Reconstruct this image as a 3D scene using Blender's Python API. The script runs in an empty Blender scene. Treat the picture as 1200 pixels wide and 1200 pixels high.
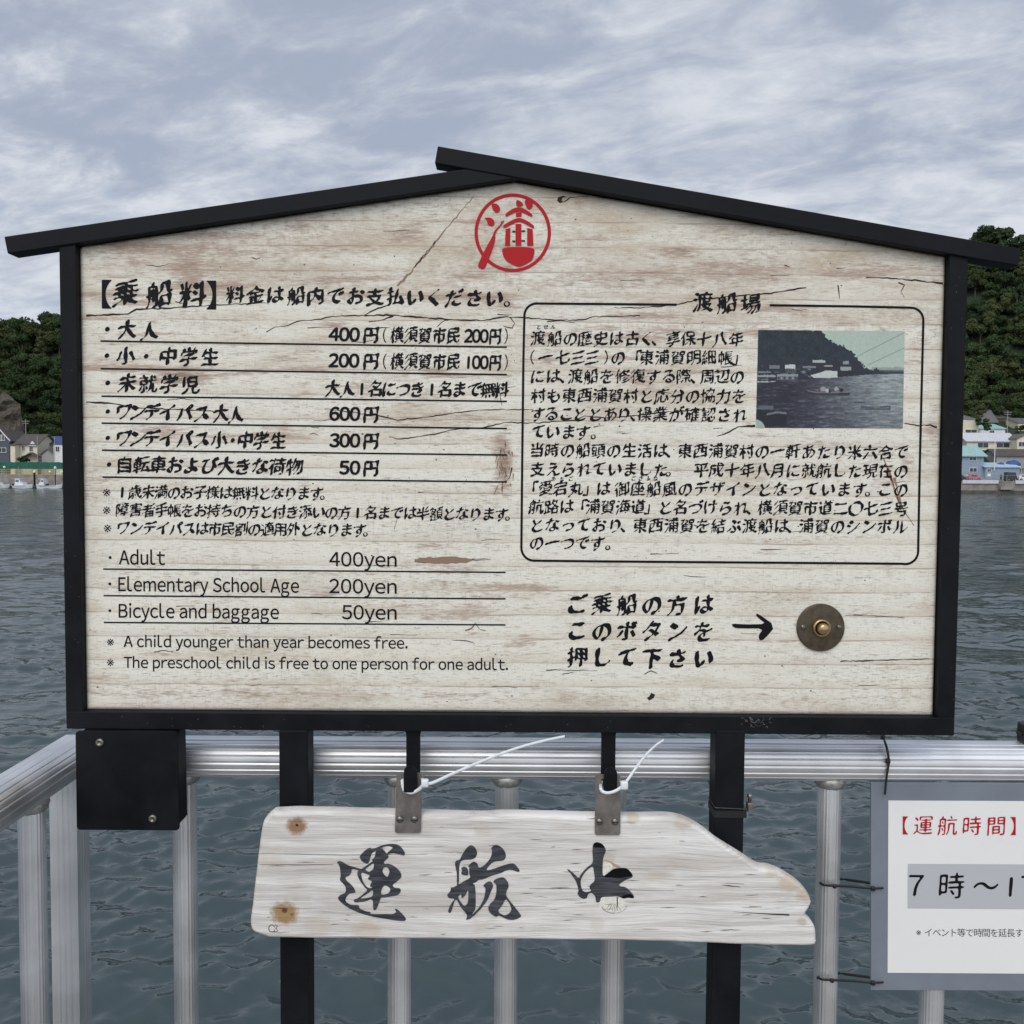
import bpy, bmesh, math, random
import numpy as np
from mathutils import Vector, Matrix
from mathutils.geometry import delaunay_2d_cdt

random.seed(7); RNG = np.random.default_rng(7)
S = bpy.context.scene
COL = S.collection
R = math.radians

# ------------------------------------------------------------------ camera
F_PX = 1109.0                       # focal length for a 1200 px wide picture
CAMZ = 4.9
PITCH, ROLL = R(2.67), R(0.37)
cF = Vector((0, math.cos(PITCH), -math.sin(PITCH)))
_U = Vector((0, math.sin(PITCH), math.cos(PITCH))); _R = Vector((1, 0, 0))
cR = math.cos(ROLL)*_R + math.sin(ROLL)*_U
cU = -math.sin(ROLL)*_R + math.cos(ROLL)*_U
CAM = Vector((0, 0, CAMZ))
cam = bpy.data.cameras.new('camera'); cam.sensor_width = 36; cam.lens = 36*F_PX/1200
cam.clip_start = 0.05; cam.clip_end = 3000
co = bpy.data.objects.new('camera', cam); COL.objects.link(co)
m = Matrix((cR, cU, -cF)).transposed().to_4x4(); m.translation = CAM
co.matrix_world = m
S.camera = co

# ------------------------------------------------------------------ light
SUN_EL, SUN_AZ = R(46), R(196)      # azimuth measured from +Y towards +X: behind the camera
S.view_settings.view_transform = 'Standard'; S.view_settings.look = 'None'
S.view_settings.exposure = 0.14; S.view_settings.gamma = 1.0
sd = bpy.data.lights.new('sun', 'SUN'); sd.energy = 1.5; sd.angle = R(40); sd.color = (1, .95, .865)
so = bpy.data.objects.new('sun', sd); COL.objects.link(so)
sdir = Vector((math.sin(SUN_AZ)*math.cos(SUN_EL), math.cos(SUN_AZ)*math.cos(SUN_EL), math.sin(SUN_EL)))
so.rotation_euler = sdir.to_track_quat('Z', 'Y').to_euler()
so.location = (0, -5, 20)


class NT:
    """tiny node-graph helper"""
    def __init__(s, tree): s.t = tree; s.n = tree.nodes; s.l = tree.links
    def put(s, sock, v):
        if isinstance(v, bpy.types.NodeSocket): s.l.new(v, sock)
        elif v is not None:
            if sock.type == 'RGBA' and len(v) == 3: v = (*v, 1)
            sock.default_value = v
    def node(s, typ, ins=None, **props):
        n = s.n.new(typ)
        for k, v in props.items(): setattr(n, k, v)
        for k, v in (ins or {}).items(): s.put(n.inputs[k], v)
        return n
    def math(s, op, a, b=0.0, c=0.0, clamp=False):
        n = s.node('ShaderNodeMath', {0: a, 1: b, 2: c}, operation=op); n.use_clamp = clamp; return n.outputs[0]
    def vmul(s, v, k): return s.node('ShaderNodeVectorMath', {0: v, 1: k}, operation='MULTIPLY').outputs[0]
    def noise(s, v, scale, detail=4, rough=.55, dist=0.0):
        n = s.node('ShaderNodeTexNoise', {'Vector': v, 'Scale': scale, 'Detail': detail, 'Roughness': rough, 'Distortion': dist})
        return n.outputs[0]
    def ramp(s, f, lo, hi, a=0.0, b=1.0):
        n = s.node('ShaderNodeMapRange', {'Value': f, 'From Min': lo, 'From Max': hi, 'To Min': a, 'To Max': b}, interpolation_type='SMOOTHSTEP')
        return n.outputs[0]
    def mix(s, f, a, b, blend='MIX'):
        n = s.node('ShaderNodeMix', None, data_type='RGBA', blend_type=blend)
        s.put(n.inputs[0], f); s.put(n.inputs[6], a); s.put(n.inputs[7], b); return n.outputs[2]
    def xyz(s, v):
        n = s.node('ShaderNodeSeparateXYZ', {0: v}); return n.outputs
    def comb(s, x, y, z): return s.node('ShaderNodeCombineXYZ', {0: x, 1: y, 2: z}).outputs[0]
    def bump(s, h, strength=.3, dist=.01, normal=None):
        n = s.node('ShaderNodeBump', {'Height': h, 'Strength': strength, 'Distance': dist})
        if normal is not None: s.put(n.inputs['Normal'], normal)
        return n.outputs[0]


world = bpy.data.worlds.new('World'); S.world = world; world.use_nodes = True
w = NT(world.node_tree); w.n.clear()
sky = w.node('ShaderNodeTexSky', None, sky_type='NISHITA', sun_disc=False)
sky.sun_elevation = SUN_EL; sky.sun_rotation = SUN_AZ
tc = w.node('ShaderNodeTexCoord').outputs['Generated']
X, Y, Z = w.xyz(tc)
den = w.math('MAXIMUM', w.math('ADD', Z, 0.17), 0.17)
P = w.comb(w.math('DIVIDE', X, den), w.math('MULTIPLY', w.math('DIVIDE', Y, den), 1.0), 0.0)
P = w.node('ShaderNodeVectorRotate', {'Vector': P, 'Angle': R(24)}, rotation_type='Z_AXIS').outputs[0]
Ps = w.vmul(P, (1.0, 1.5, 1.0))
big = w.noise(Ps, .75, 3, .5, .3)
mid = w.noise(w.vmul(P, (1.0, 1.5, 1)), 3.7, 8, .60, .45)
fin = w.noise(w.vmul(P, (1.0, 1.6, 1)), 12.0, 6, .6, .3)
dens = w.math('ADD', w.math('MULTIPLY', big, .50), w.math('ADD', w.math('MULTIPLY', mid, .62), w.math('MULTIPLY', fin, .15)))
dens = w.math('ADD', dens, w.math('MULTIPLY', w.math('SUBTRACT', .33, Z), .42))
f = w.ramp(dens, .505, .775)
cl = w.mix(f, (3.5, 4.0, 5.0), (6.2, 6.5, 7.05))
f2 = w.ramp(w.math('ADD', w.math('ADD', w.math('MULTIPLY', mid, .68), w.math('MULTIPLY', fin, .32)), w.math('MULTIPLY', w.math('SUBTRACT', .33, Z), .25)), .53, .70)
cl = w.mix(w.math('MULTIPLY', f2, .62), cl, (7.0, 7.2, 7.6))
# unseen sky on the sun's side, behind the camera, brightened to light the board
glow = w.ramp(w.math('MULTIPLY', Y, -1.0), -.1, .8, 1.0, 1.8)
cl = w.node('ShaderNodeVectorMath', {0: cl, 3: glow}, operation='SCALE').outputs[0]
hor = w.ramp(Z, .0, .22, .35, .0)
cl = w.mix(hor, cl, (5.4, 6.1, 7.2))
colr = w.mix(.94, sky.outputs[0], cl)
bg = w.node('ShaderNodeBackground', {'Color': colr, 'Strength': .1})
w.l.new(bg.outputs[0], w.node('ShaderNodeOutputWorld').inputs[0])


# ------------------------------------------------------------------ helpers
def ray(px, py): return cF + cR*((px-600)/F_PX) - cU*((py-600)/F_PX)
def at(px, py, Yd):
    """where the line of sight through a measured picture point meets the vertical plane y = Yd"""
    d = ray(px, py); return CAM + d*(Yd/d.y)
def srgb(r, g, b):
    return tuple(((c/255)/12.92 if c/255 <= .04045 else ((c/255+.055)/1.055)**2.4) for c in (r, g, b))

def mat(name, col=(.5, .5, .5), rough=.6, metal=0.0, spec=.5, vary=.0, scale=8.0, bump=0.0, bscale=60, bdist=.002, rnd=0.0, coat=0.0):
    mt = bpy.data.materials.new(name); mt.use_nodes = True
    g = NT(mt.node_tree); b = g.n['Principled BSDF']
    b.inputs['Roughness'].default_value = rough; b.inputs['Metallic'].default_value = metal
    b.inputs['Specular IOR Level'].default_value = spec; b.inputs['Coat Weight'].default_value = coat
    oc = g.node('ShaderNodeTexCoord').outputs['Object']
    c = (*col, 1)
    if vary or rnd:
        k = g.noise(oc, scale, 6, .6)
        v = g.ramp(k, .3, .7, 1-vary, 1+vary)
        if rnd:
            oi = g.node('ShaderNodeObjectInfo').outputs['Random']
            v = g.math('MULTIPLY', v, g.math('ADD', 1-rnd, g.math('MULTIPLY', oi, 2*rnd)))
        c = g.node('ShaderNodeVectorMath', {0: col, 3: v}, operation='SCALE').outputs[0]
        g.l.new(c, b.inputs['Base Color'])
        g.l.new(g.ramp(k, .25, .75, max(0, rough-.08), min(1, rough+.08)), b.inputs['Roughness'])
    else: b.inputs['Base Color'].default_value = c
    if bump:
        g.l.new(g.bump(g.noise(oc, bscale, 4), bump, bdist), b.inputs['Normal'])
    return mt

def wloc(o):
    v = Vector((0, 0, 0))
    while o is not None: v += o.location; o = o.parent
    return v

def tag(o, label=None, cat=None, group=None, kind=None):
    if label: o['label'] = label
    if cat: o['category'] = cat
    if group: o['group'] = group
    if kind: o['kind'] = kind
    return o

def thing(name, label, cat, loc, group=None):
    o = bpy.data.objects.new(name, None); COL.objects.link(o); o.location = loc
    o.empty_display_size = .1
    return tag(o, label, cat, group)

def obj(name, bm, mt, parent=None, smooth=False, loc=None):
    """bm is in world coordinates; the part gets an origin at its parent (or at loc)"""
    me = bpy.data.meshes.new(name)
    base = Vector(loc) if loc is not None else (wloc(parent) if parent else Vector((0, 0, 0)))
    if isinstance(bm, tuple):
        V, Fc = bm; me.from_pydata([tuple(Vector(v)-base) for v in V], [], Fc)
    else:
        bmesh.ops.translate(bm, verts=bm.verts, vec=-base); bm.to_mesh(me); bm.free()
    me.update()
    for mm in (mt if isinstance(mt, (list, tuple)) else [mt]): me.materials.append(mm)
    if smooth: me.shade_smooth()
    o = bpy.data.objects.new(name, me); COL.objects.link(o)
    if parent is not None:
        o.parent = parent; o.location = base - wloc(parent)
    else: o.location = base
    return o

def bevel(bm, r, seg=2):
    es = [e for e in bm.edges if len(e.link_faces) == 2 and e.calc_face_angle(0) > .5]
    if r and es: bmesh.ops.bevel(bm, geom=es, offset=r, segments=seg, affect='EDGES', profile=.5, clamp_overlap=True)
    return bm

def add_prism(bm, pts, dvec):
    """closed solid: polygon pts (list of Vector) swept by dvec"""
    d = Vector(dvec)
    a = [bm.verts.new(p) for p in pts]; b = [bm.verts.new(Vector(p)+d) for p in pts]
    n = len(a)
    bm.faces.new(a); bm.faces.new(b[::-1])
    for i in range(n): bm.faces.new((a[i], b[i], b[(i+1) % n], a[(i+1) % n]))
    bmesh.ops.recalc_face_normals(bm, faces=bm.faces)
    return bm

def px_prism(poly, y0, y1, bv=0.0, seg=2):
    bm = bmesh.new()
    add_prism(bm, [at(x, y, y0) for x, y in poly], (0, y1-y0, 0))
    return bevel(bm, bv, seg)

def add_box(bm, x0, x1, y0, y1, z0, z1):
    vs = [bm.verts.new((x, y, z)) for x in (x0, x1) for y in (y0, y1) for z in (z0, z1)]
    for f in ((0, 1, 3, 2), (4, 6, 7, 5), (0, 4, 5, 1), (2, 3, 7, 6), (0, 2, 6, 4), (1, 5, 7, 3)):
        bm.faces.new([vs[i] for i in f])
    return bm
def box(x0, x1, y0, y1, z0, z1, bv=0.0, seg=2):
    bm = add_box(bmesh.new(), x0, x1, y0, y1, z0, z1)
    bmesh.ops.recalc_face_normals(bm, faces=bm.faces)
    return bevel(bm, bv, seg)

def add_lathe(bm, prof, c, axis='Z', n=32, flute=0.0, nfl=0):
    """prof: list of (radius, offset along axis)"""
    rings = []
    for r, t in prof:
        ring = []
        for k in range(n):
            a = 2*math.pi*k/n
            rr = r*(1 + (flute*math.cos(nfl*a) if nfl else 0))
            u, v = rr*math.cos(a), rr*math.sin(a)
            p = (u, v, t) if axis == 'Z' else ((u, -t, v) if axis == 'Y' else (t, u, v))
            ring.append(bm.verts.new(Vector(c)+Vector(p)))
        rings.append(ring)
    for i in range(len(rings)-1):
        for k in range(n):
            bm.faces.new((rings[i][k], rings[i][(k+1) % n], rings[i+1][(k+1) % n], rings[i+1][k]))
    if prof[0][0] > 1e-6: bm.faces.new(rings[0][::-1])
    if prof[-1][0] > 1e-6: bm.faces.new(rings[-1])
    bmesh.ops.recalc_face_normals(bm, faces=bm.faces)
    return bm
def lathe(*a, **k): return add_lathe(bmesh.new(), *a, **k)

def smooth_path(pts, n=8):
    pts = [Vector(p) for p in pts]; out = []
    for i in range(len(pts)-1):
        p0 = pts[max(i-1, 0)]; p1 = pts[i]; p2 = pts[i+1]; p3 = pts[min(i+2, len(pts)-1)]
        for k in range(n):
            t = k/n
            out.append(.5*((2*p1)+(p2-p0)*t+(2*p0-5*p1+4*p2-p3)*t*t+(3*p1-p0-3*p2+p3)*t**3))
    return out+[pts[-1]]

def add_tube(bm, pts, r, n=8, flat=1.0, r1=None, up=Vector((0, 1, 0))):
    rings = []; N = len(pts)
    for i, p in enumerate(pts):
        d = (pts[min(i+1, N-1)]-pts[max(i-1, 0)]).normalized()
        u = up if abs(d.dot(up)) < .95 else Vector((0, 0, 1))
        s = d.cross(u).normalized(); t = s.cross(d).normalized()
        rr = r if r1 is None else r+(r1-r)*i/(N-1)
        rings.append([bm.verts.new(p+s*rr*math.cos(2*math.pi*k/n)+t*rr*flat*math.sin(2*math.pi*k/n)) for k in range(n)])
    for i in range(N-1):
        for k in range(n): bm.faces.new((rings[i][k], rings[i][(k+1) % n], rings[i+1][(k+1) % n], rings[i+1][k]))
    bm.faces.new(rings[0][::-1]); bm.faces.new(rings[-1])
    return bm
def tube(pts, r, **k): return add_tube(bmesh.new(), [Vector(p) for p in pts], r, **k)

# --- flat printed shapes: polygons (with holes) measured on the face they are printed on
def winding(P, c):
    """winding number of the points P round the closed line c"""
    x0, y0 = c[:, 0][None], c[:, 1][None]; x1, y1 = np.roll(x0, -1, 1), np.roll(y0, -1, 1)
    px, py = P[:, 0][:, None], P[:, 1][:, None]
    left = (x1-x0)*(py-y0)-(px-x0)*(y1-y0)
    return ((y0 <= py) & (y1 > py) & (left > 0)).sum(1)-((y0 > py) & (y1 <= py) & (left < 0)).sum(1)
def fill2d(contours, sg=0):
    """triangles of the region inside the outlines (even-odd, or one winding sense when sg is given)"""
    cs = [np.asarray(c, float) for c in contours]
    vs = []; es = []
    for c in cs:
        o = len(vs); n = len(c); vs += [Vector((p[0], p[1])) for p in c]; es += [(o+i, o+(i+1) % n) for i in range(n)]
    V, _, Fc, *_r = delaunay_2d_cdt(vs, es, [], 0, 1e-5)
    V = np.array([(v[0], v[1]) for v in V]); Fc = np.array([f for f in Fc if len(f) == 3], int).reshape(-1, 3)
    ctr = V[Fc].mean(1); wn = sum(winding(ctr, c) for c in cs) if sg else sum(winding(ctr, c) % 2 for c in cs) % 2
    keep = (wn*sg > 0) if sg else (wn == 1)
    Fc = Fc[keep]
    p = V[Fc]; ar = (p[:, 1, 0]-p[:, 0, 0])*(p[:, 2, 1]-p[:, 0, 1])-(p[:, 2, 0]-p[:, 0, 0])*(p[:, 1, 1]-p[:, 0, 1])
    Fc = np.where((ar > 0)[:, None], Fc[:, ::-1], Fc)
    return V, Fc
def print_poly(acc, contours, mapper, sg=0):
    V, Fc = fill2d(contours, sg); o = len(acc[0])
    acc[0].extend(mapper(x, y) for x, y in V); acc[1].extend(tuple(int(o+i) for i in f) for f in Fc)
def stroke_poly(pts, w0, w1=None, wob=0.0):
    """a line of varying width as polygon"""
    p = np.array(pts, float); n = len(p)
    d = np.gradient(p, axis=0); d /= np.linalg.norm(d, axis=1)[:, None]+1e-9
    nn = np.stack([-d[:, 1], d[:, 0]], 1)
    if isinstance(w0, (list, np.ndarray)): ww = np.array(w0)
    else: ww = np.linspace(w0, w0 if w1 is None else w1, n)
    if wob: ww = ww*(1+wob*RNG.uniform(-1, 1, n))
    return np.concatenate([p+nn*ww[:, None]/2, (p-nn*ww[:, None]/2)[::-1]])

_gl = {}
def glyph(ch):
    """outline of a character from the program's built-in typeface, in em units, centred on its cell"""
    if ch in _gl: return _gl[ch]
    c = bpy.data.curves.new('glyph', 'FONT'); c.body = ch; c.size = 1
    o = bpy.data.objects.new('glyph', c)
    cu = o.to_curve(bpy.context.evaluated_depsgraph_get())
    out = []
    for sp in cu.splines:
        pts = []; bp = sp.bezier_points; n = len(bp)
        for i in range(n):
            a, b = bp[i], bp[(i+1) % n]
            p0, p1, p2, p3 = (np.array(v[:2]) for v in (a.co, a.handle_right, b.handle_left, b.co))
            L = np.linalg.norm(p3-p0); k = max(2, int(L/.045)+1)
            for t in np.arange(k)/k:
                pts.append((1-t)**3*p0+3*(1-t)**2*t*p1+3*(1-t)*t*t*p2+t**3*p3)
        pts = [q for j, q in enumerate(pts) if j == 0 or np.linalg.norm(q-pts[j-1]) > 1e-4]
        if len(pts) > 2: out.append(np.array(pts))
    o.to_curve_clear(); bpy.data.objects.remove(o); bpy.data.curves.remove(c)
    _gl[ch] = out
    return out
def area(p): x, y = p[:, 0], p[:, 1]; return .5*np.sum(x*np.roll(y, -1)-y*np.roll(x, -1))
_ref = np.concatenate(glyph('国')); REFC = (_ref.min(0)+_ref.max(0))/2; REFS = (_ref.max(0)-_ref.min(0)).max()/.86

def sense(cs):
    return 1 if area(max(cs, key=lambda p: abs(area(p)))) > 0 else -1
CENTRED = '（）()0123456789０１２３４５６７８９【】'
def brush(ch, seed=0, a=.062, b=.010, base=-.021, phi=R(38), rise=.13, noise=.014, flare=1.0):
    """re-draws a character with a slanted soft nib: thick and thin strokes that rise to the right"""
    cs = glyph(ch)
    if not cs: return []
    sg = sense(cs)
    rg = np.random.default_rng((ord(ch[0])*31+seed) % 99991)
    ph = rg.uniform(0, 6.28, 8); out = []
    # dense characters get finer strokes, open ones heavier
    dens = sum(len(p) for p in cs); k = float(np.clip(1.28-dens/520, .62, 1.12)); a = a*k
    ctr = REFC.copy()
    if ch in CENTRED: al = np.concatenate(cs); ctr[0] = (al[:, 0].min()+al[:, 0].max())/2
    for p in cs:
        q = (p-ctr)/REFS
        for _ in range(2):                                     # soften corners
            q = .5*q+.25*(np.roll(q, 1, 0)+np.roll(q, -1, 0))
        t = np.roll(q, -1, 0)-np.roll(q, 1, 0); L = np.linalg.norm(t, axis=1)[:, None]+1e-9; t /= L
        n = np.stack([t[:, 1], -t[:, 0]], 1)*sg
        th = np.arctan2(n[:, 1], n[:, 0])
        h = np.sqrt((a*np.cos(th-phi))**2+(b*np.sin(th-phi))**2)+base
        wv = noise*(np.sin(9*q[:, 0]+6*q[:, 1]+ph[0])+np.sin(13*q[:, 1]-7*q[:, 0]+ph[1])+.7*np.sin(23*q[:, 0]+ph[2]))
        q = q+n*(h+wv)[:, None]
        r = np.empty((2*len(q), 2)); r[0::2] = .75*q+.25*np.roll(q, -1, 0); r[1::2] = .25*q+.75*np.roll(q, -1, 0)
        q = r
        x, y = q[:, 0].copy(), q[:, 1].copy()
        bend = .035*np.sin(3.2*x+ph[3])*flare
        q = np.stack([x+.06*y+.02*np.sin(4*y+ph[4])*flare, y+rise*x+bend], 1)
        out.append(q)
    return out, sg
def plain(ch, grow=0.0):
    out = []
    cs = glyph(ch)
    if not cs: return []
    sg = sense(cs); ctr = REFC.copy()
    if ch in CENTRED: al = np.concatenate(cs); ctr[0] = (al[:, 0].min()+al[:, 0].max())/2
    for p in cs:
        q = (p-ctr)/REFS
        if grow:
            t = np.roll(q, -1, 0)-np.roll(q, 1, 0); t /= np.linalg.norm(t, axis=1)[:, None]+1e-9
            q = q+np.stack([t[:, 1], -t[:, 0]], 1)*sg*grow
        out.append(q)
    return out, sg

def put_glyph(acc, polys, cx, cy, sx, sy, slope, mapper):
    if not polys: return
    cs, sg = polys
    print_poly(acc, [np.stack([cx+q[:, 0]*sx, cy-q[:, 1]*sy+q[:, 0]*sx*slope], 1) for q in cs], mapper, -sg)
NARROW = {'、': .62, '。': .62, '「': .75, '」': .8, '（': .72, '）': .8, '・': .8}
FULL = str.maketrans('()023456789１', '（）０２３４５６７８９1')
def line(acc, text, x0, x1, y0, y1, size, mapper, style=brush, xs=None, wid=1.0, **kw):
    """a row of characters; x0, x1 are the centres of the first and last one"""
    text = text.translate(FULL)
    if xs is None:
        wt = [NARROW.get(c, 1.0) for c in text]
        pos = [0.0]
        for i in range(1, len(wt)): pos.append(pos[-1]+(wt[i-1]+wt[i])/2)
        xs = [x0+(x1-x0)*p/(pos[-1] or 1) for p in pos]
    sl = (y1-y0)/((xs[-1]-xs[0]) or 1)
    for i, (c, x) in enumerate(zip(text, xs)):
        if c in ' 　': continue
        y = y0+(x-xs[0])*sl
        if style is brush:
            if c in '・。、「」': g = brush(c, rise=0, flare=.3, a=.03, b=.02, base=-.008, **kw)
            elif c == '※': g = plain(c, -.004)
            elif c in '（）': g = brush(c, rise=0, flare=.1, a=.02, b=.01, base=-.016, noise=.003)
            elif c in '０1２３４５６７８９': g = brush(c, rise=0, flare=.12, a=.040, b=.034, base=-.004, noise=.003)
            elif size >= 19.5: g = brush(c, **{'a': .080, 'b': .008, 'base': -.021, **kw})
            else: g = brush(c, **kw)
        else: g = style(c)
        put_glyph(acc, g, x, y, size*wid, size, sl, mapper)
BEAR = {'A': (.01, .01), 'T': (.02, .0), 'o': (.045, .045), 'c': (.045, .02), 'e': (.045, .035), 'd': (.045, .075), 'g': (.045, .07), 'b': (.075, .045), 'p': (.075, .045), 'a': (.045, .07), 's': (.035, .035), 'y': (.008, .008),
        'f': (.012, .0), 't': (.012, .02), 'r': (.075, .0), 'B': (.08, .04), 'S': (.045, .045), 'E': (.08, .04), '4': (.02, .03), '0': (.05, .05), '2': (.045, .05), '5': (.05, .05), '.': (.06, .06)}
def word(acc, text, x0, x1, yb0, yb1, cap, mapper, grow=0.0):
    """latin text fitted between x0 and x1 on a baseline"""
    pen = 0.0; out = []; last = 0
    for ch in text:
        if ch == ' ': pen += .275; continue
        cs = glyph(chr(ord(ch)+0xFEE0)); al = np.concatenate(cs); l, r = al[:, 0].min()/REFS, al[:, 0].max()/REFS
        bl, br2 = BEAR.get(ch, (.078, .078)); pen += bl; sg = sense(cs)
        w_ = r-l; gg = []
        for c_ in cs:
            q = c_/REFS
            if grow:
                t0 = q-np.roll(q, 1, 0); t1 = np.roll(q, -1, 0)-q
                t0 = t0/(np.linalg.norm(t0, axis=1)[:, None]+1e-9); t1 = t1/(np.linalg.norm(t1, axis=1)[:, None]+1e-9)
                t = t0+t1; t /= np.linalg.norm(t, axis=1)[:, None]+1e-9
                q = q+np.stack([t[:, 1], -t[:, 0]], 1)*sg*grow
            gg.append(q+[pen-l, 0])
        out.append((gg, sg))
        pen += w_+br2; last = pen-br2
    a0 = min(c[:, 0].min() for g, _ in out for c in g)
    sx = (x1-x0)/(last-a0); sy = cap/word.cap; sl = (yb1-yb0)/(x1-x0)
    for g, sg in out:
        print_poly(acc, [np.stack([x0+(q[:, 0]-a0)*sx, yb0-(q[:, 1]-word.base)*sy+(q[:, 0]-a0)*sx*sl], 1) for q in g], mapper, -sg)
_h = np.concatenate(glyph('Ｅ'))/REFS; word.cap = _h[:, 1].max()-_h[:, 1].min(); word.base = _h[:, 1].min()

# ------------------------------------------------------------------ materials
M = {}
M['black'] = mat('black_powder_coat', (.0050, .0054, .0075), .58, 0, .18, vary=.5, scale=14, bump=.15, bscale=420, bdist=.0006)
M['ink'] = mat('black_print', (.0055, .005, .0055), .6, spec=.18)
M['red'] = mat('red_print', srgb(174, 28, 36), .55, spec=.2)
M['brass'] = mat('aged_brass', (.105, .083, .056), .42, .75, vary=.25, scale=90)
M['brass_bright'] = mat('worn_brass', (.42, .31, .16), .33, .9, vary=.15, scale=150)
M['steel'] = mat('stainless_steel', (.30, .27, .245), .36, .85, vary=.18, scale=60)
M['screw'] = mat('screw_metal', (.20, .19, .165), .38, .85, vary=.3, scale=300)
M['tie_white'] = mat('white_nylon', (.74, .76, .77), .38, vary=.04)
M['tie_black'] = mat('black_nylon', (.010, .010, .011), .42)
M['plate'] = mat('grey_blue_board', srgb(118, 125, 134), .5, vary=.06, scale=14, bump=.06, bscale=90)
M['paper'] = mat('laminated_paper', (.80, .79, .765), .36, vary=.012, scale=6)
M['band'] = mat('grey_print', srgb(184, 186, 188), .4)
M['weld'] = mat('weld_bead', (.40, .39, .37), .5, .7, vary=.25, scale=160, bump=.4, bscale=300, bdist=.001)

def aluminium():
    mt = bpy.data.materials.new('anodised_aluminium'); mt.use_nodes = True
    g = NT(mt.node_tree); b = g.n['Principled BSDF']
    oc = g.node('ShaderNodeTexCoord').outputs['Object']
    n1 = g.noise(oc, 9, 4, .5); n2 = g.noise(oc, 160, 4, .6)
    k = n1
    g.l.new(g.mix(g.ramp(k, .35, .66), (.70, .69, .685), (.84, .84, .84)), b.inputs['Base Color'])
    g.l.new(g.ramp(k, .3, .7, .36, .48), b.inputs['Roughness'])
    b.inputs['Metallic'].default_value = .88
    return mt
M['alu'] = aluminium()

def panel_material():
    mt = bpy.data.materials.new('weathered_board_print'); mt.use_nodes = True
    g = NT(mt.node_tree); b = g.n['Principled BSDF']
    oc = g.node('ShaderNodeTexCoord').outputs['Object']
    st = g.node('ShaderNodeAttribute', None, attribute_name='stain').outputs['Fac']
    wm = g.node('ShaderNodeAttribute', None, attribute_name='warm').outputs['Fac']
    x, y, z = g.xyz(oc)
    wob = g.noise(g.vmul(oc, (2.2, 1, 3)), 1.0, 3)
    zz = g.math('ADD', z, g.math('MULTIPLY', wob, .016))
    oc2 = g.comb(x, y, zz)
    br = g.noise(g.vmul(oc2, (5, 1, 22)), 1.0, 7, .62, .3)
    md = g.noise(g.vmul(oc2, (16, 1, 120)), 1.0, 6, .65, .2)
    fb = g.noise(g.vmul(oc2, (70, 1, 520)), 1.0, 4, .6)
    sp = g.noise(g.vmul(oc2, (260, 1, 420)), 1.0, 3, .6)
    vt = g.noise(g.vmul(oc2, (420, 1, 60)), 1.0, 3, .6)
    cd = g.noise(g.vmul(oc2, (7, 1, 9)), 1.0, 4, .6)
    tan_f = g.ramp(g.math('ADD', g.math('MULTIPLY', g.math('SUBTRACT', br, .5), 2.3), wm), .02, .80)
    c = g.mix(tan_f, (.780, .745, .640), (.530, .440, .325))
    c = g.mix(g.math('MULTIPLY', g.ramp(cd, .5, .72), .45), c, (.745, .73, .655))
    # reddish brown flakes where the top coat is worn
    fl = g.math('ADD', g.math('MULTIPLY', g.math('SUBTRACT', md, .5), 1.0), g.math('ADD', g.math('MULTIPLY', g.math('SUBTRACT', fb, .5), .5), g.math('MULTIPLY', st, .55)))
    c = g.mix(g.math('MULTIPLY', g.ramp(fl, .05, .32), .74), c, (.375, .25, .185))
    c = g.mix(g.math('MULTIPLY', g.ramp(fl, .34, .60), .75), c, (.20, .125, .085))
    lo = g.ramp(g.noise(g.vmul(oc2, (4, 1, 12)), 1.0, 4, .6), .36, .64)
    # fibres, hairlines, specks
    c = g.mix(g.math('MULTIPLY', g.ramp(fb, .52, .66), g.math('ADD', .22, g.math('MULTIPLY', lo, .42))), c, (.30, .245, .19))
    c = g.mix(g.math('MULTIPLY', g.ramp(fb, .36, .50, 1, 0), .28), c, (.83, .82, .78))
    c = g.mix(g.math('MULTIPLY', g.ramp(vt, .54, .70), g.math('ADD', .16, g.math('MULTIPLY', lo, .26))), c, (.38, .32, .26))
    spk = g.math('MULTIPLY', g.ramp(sp, .59, .68), g.ramp(md, .38, .58))
    c = g.mix(g.math('MULTIPLY', spk, .62), c, (.13, .10, .085))
    mo = g.noise(g.vmul(oc2, (75, 1, 130)), 1.0, 5, .7)
    c = g.mix(g.math('MULTIPLY', g.ramp(mo, .46, .66), g.math('MULTIPLY', lo, g.math('ADD', .20, g.math('MULTIPLY', wm, .9)), clamp=True)), c, (.37, .30, .235))
    c = g.mix(g.math('MULTIPLY', g.ramp(mo, .30, .46, 1, 0), .35), c, (.80, .79, .75))
    # board seams
    fr = g.math('FRACT', g.math('DIVIDE', g.math('ADD', z, g.math('MULTIPLY', g.noise(g.vmul(oc, (3.5, 1, 1)), 1.0, 4, .65), .010)), .0345))
    ds = g.math('ABSOLUTE', g.math('SUBTRACT', fr, .5))
    sm = g.math('MULTIPLY', g.ramp(ds, .012, .040, 1, 0), g.ramp(g.noise(g.vmul(oc, (9, 1, 29)), 1.0, 5, .65), .36, .62))
    shade = g.math('MULTIPLY', g.ramp(fr, .5, .95, 1.0, .0), g.math('MULTIPLY', g.ramp(fr, .49, .51), .26))
    c = g.mix(shade, c, (.48, .37, .27))
    c = g.mix(g.math('MULTIPLY', sm, .66), c, (.28, .20, .145))
    g.l.new(c, b.inputs['Base Color'])
    b.inputs['Roughness'].default_value = .46; b.inputs['Specular IOR Level'].default_value = .35
    return mt
M['panel'] = panel_material()
M['crack'] = mat('printed_crack', (.030, .020, .015), .6, spec=.2)
M['crack_brown'] = mat('printed_scratch', (.27, .18, .125), .5, spec=.3)

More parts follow.
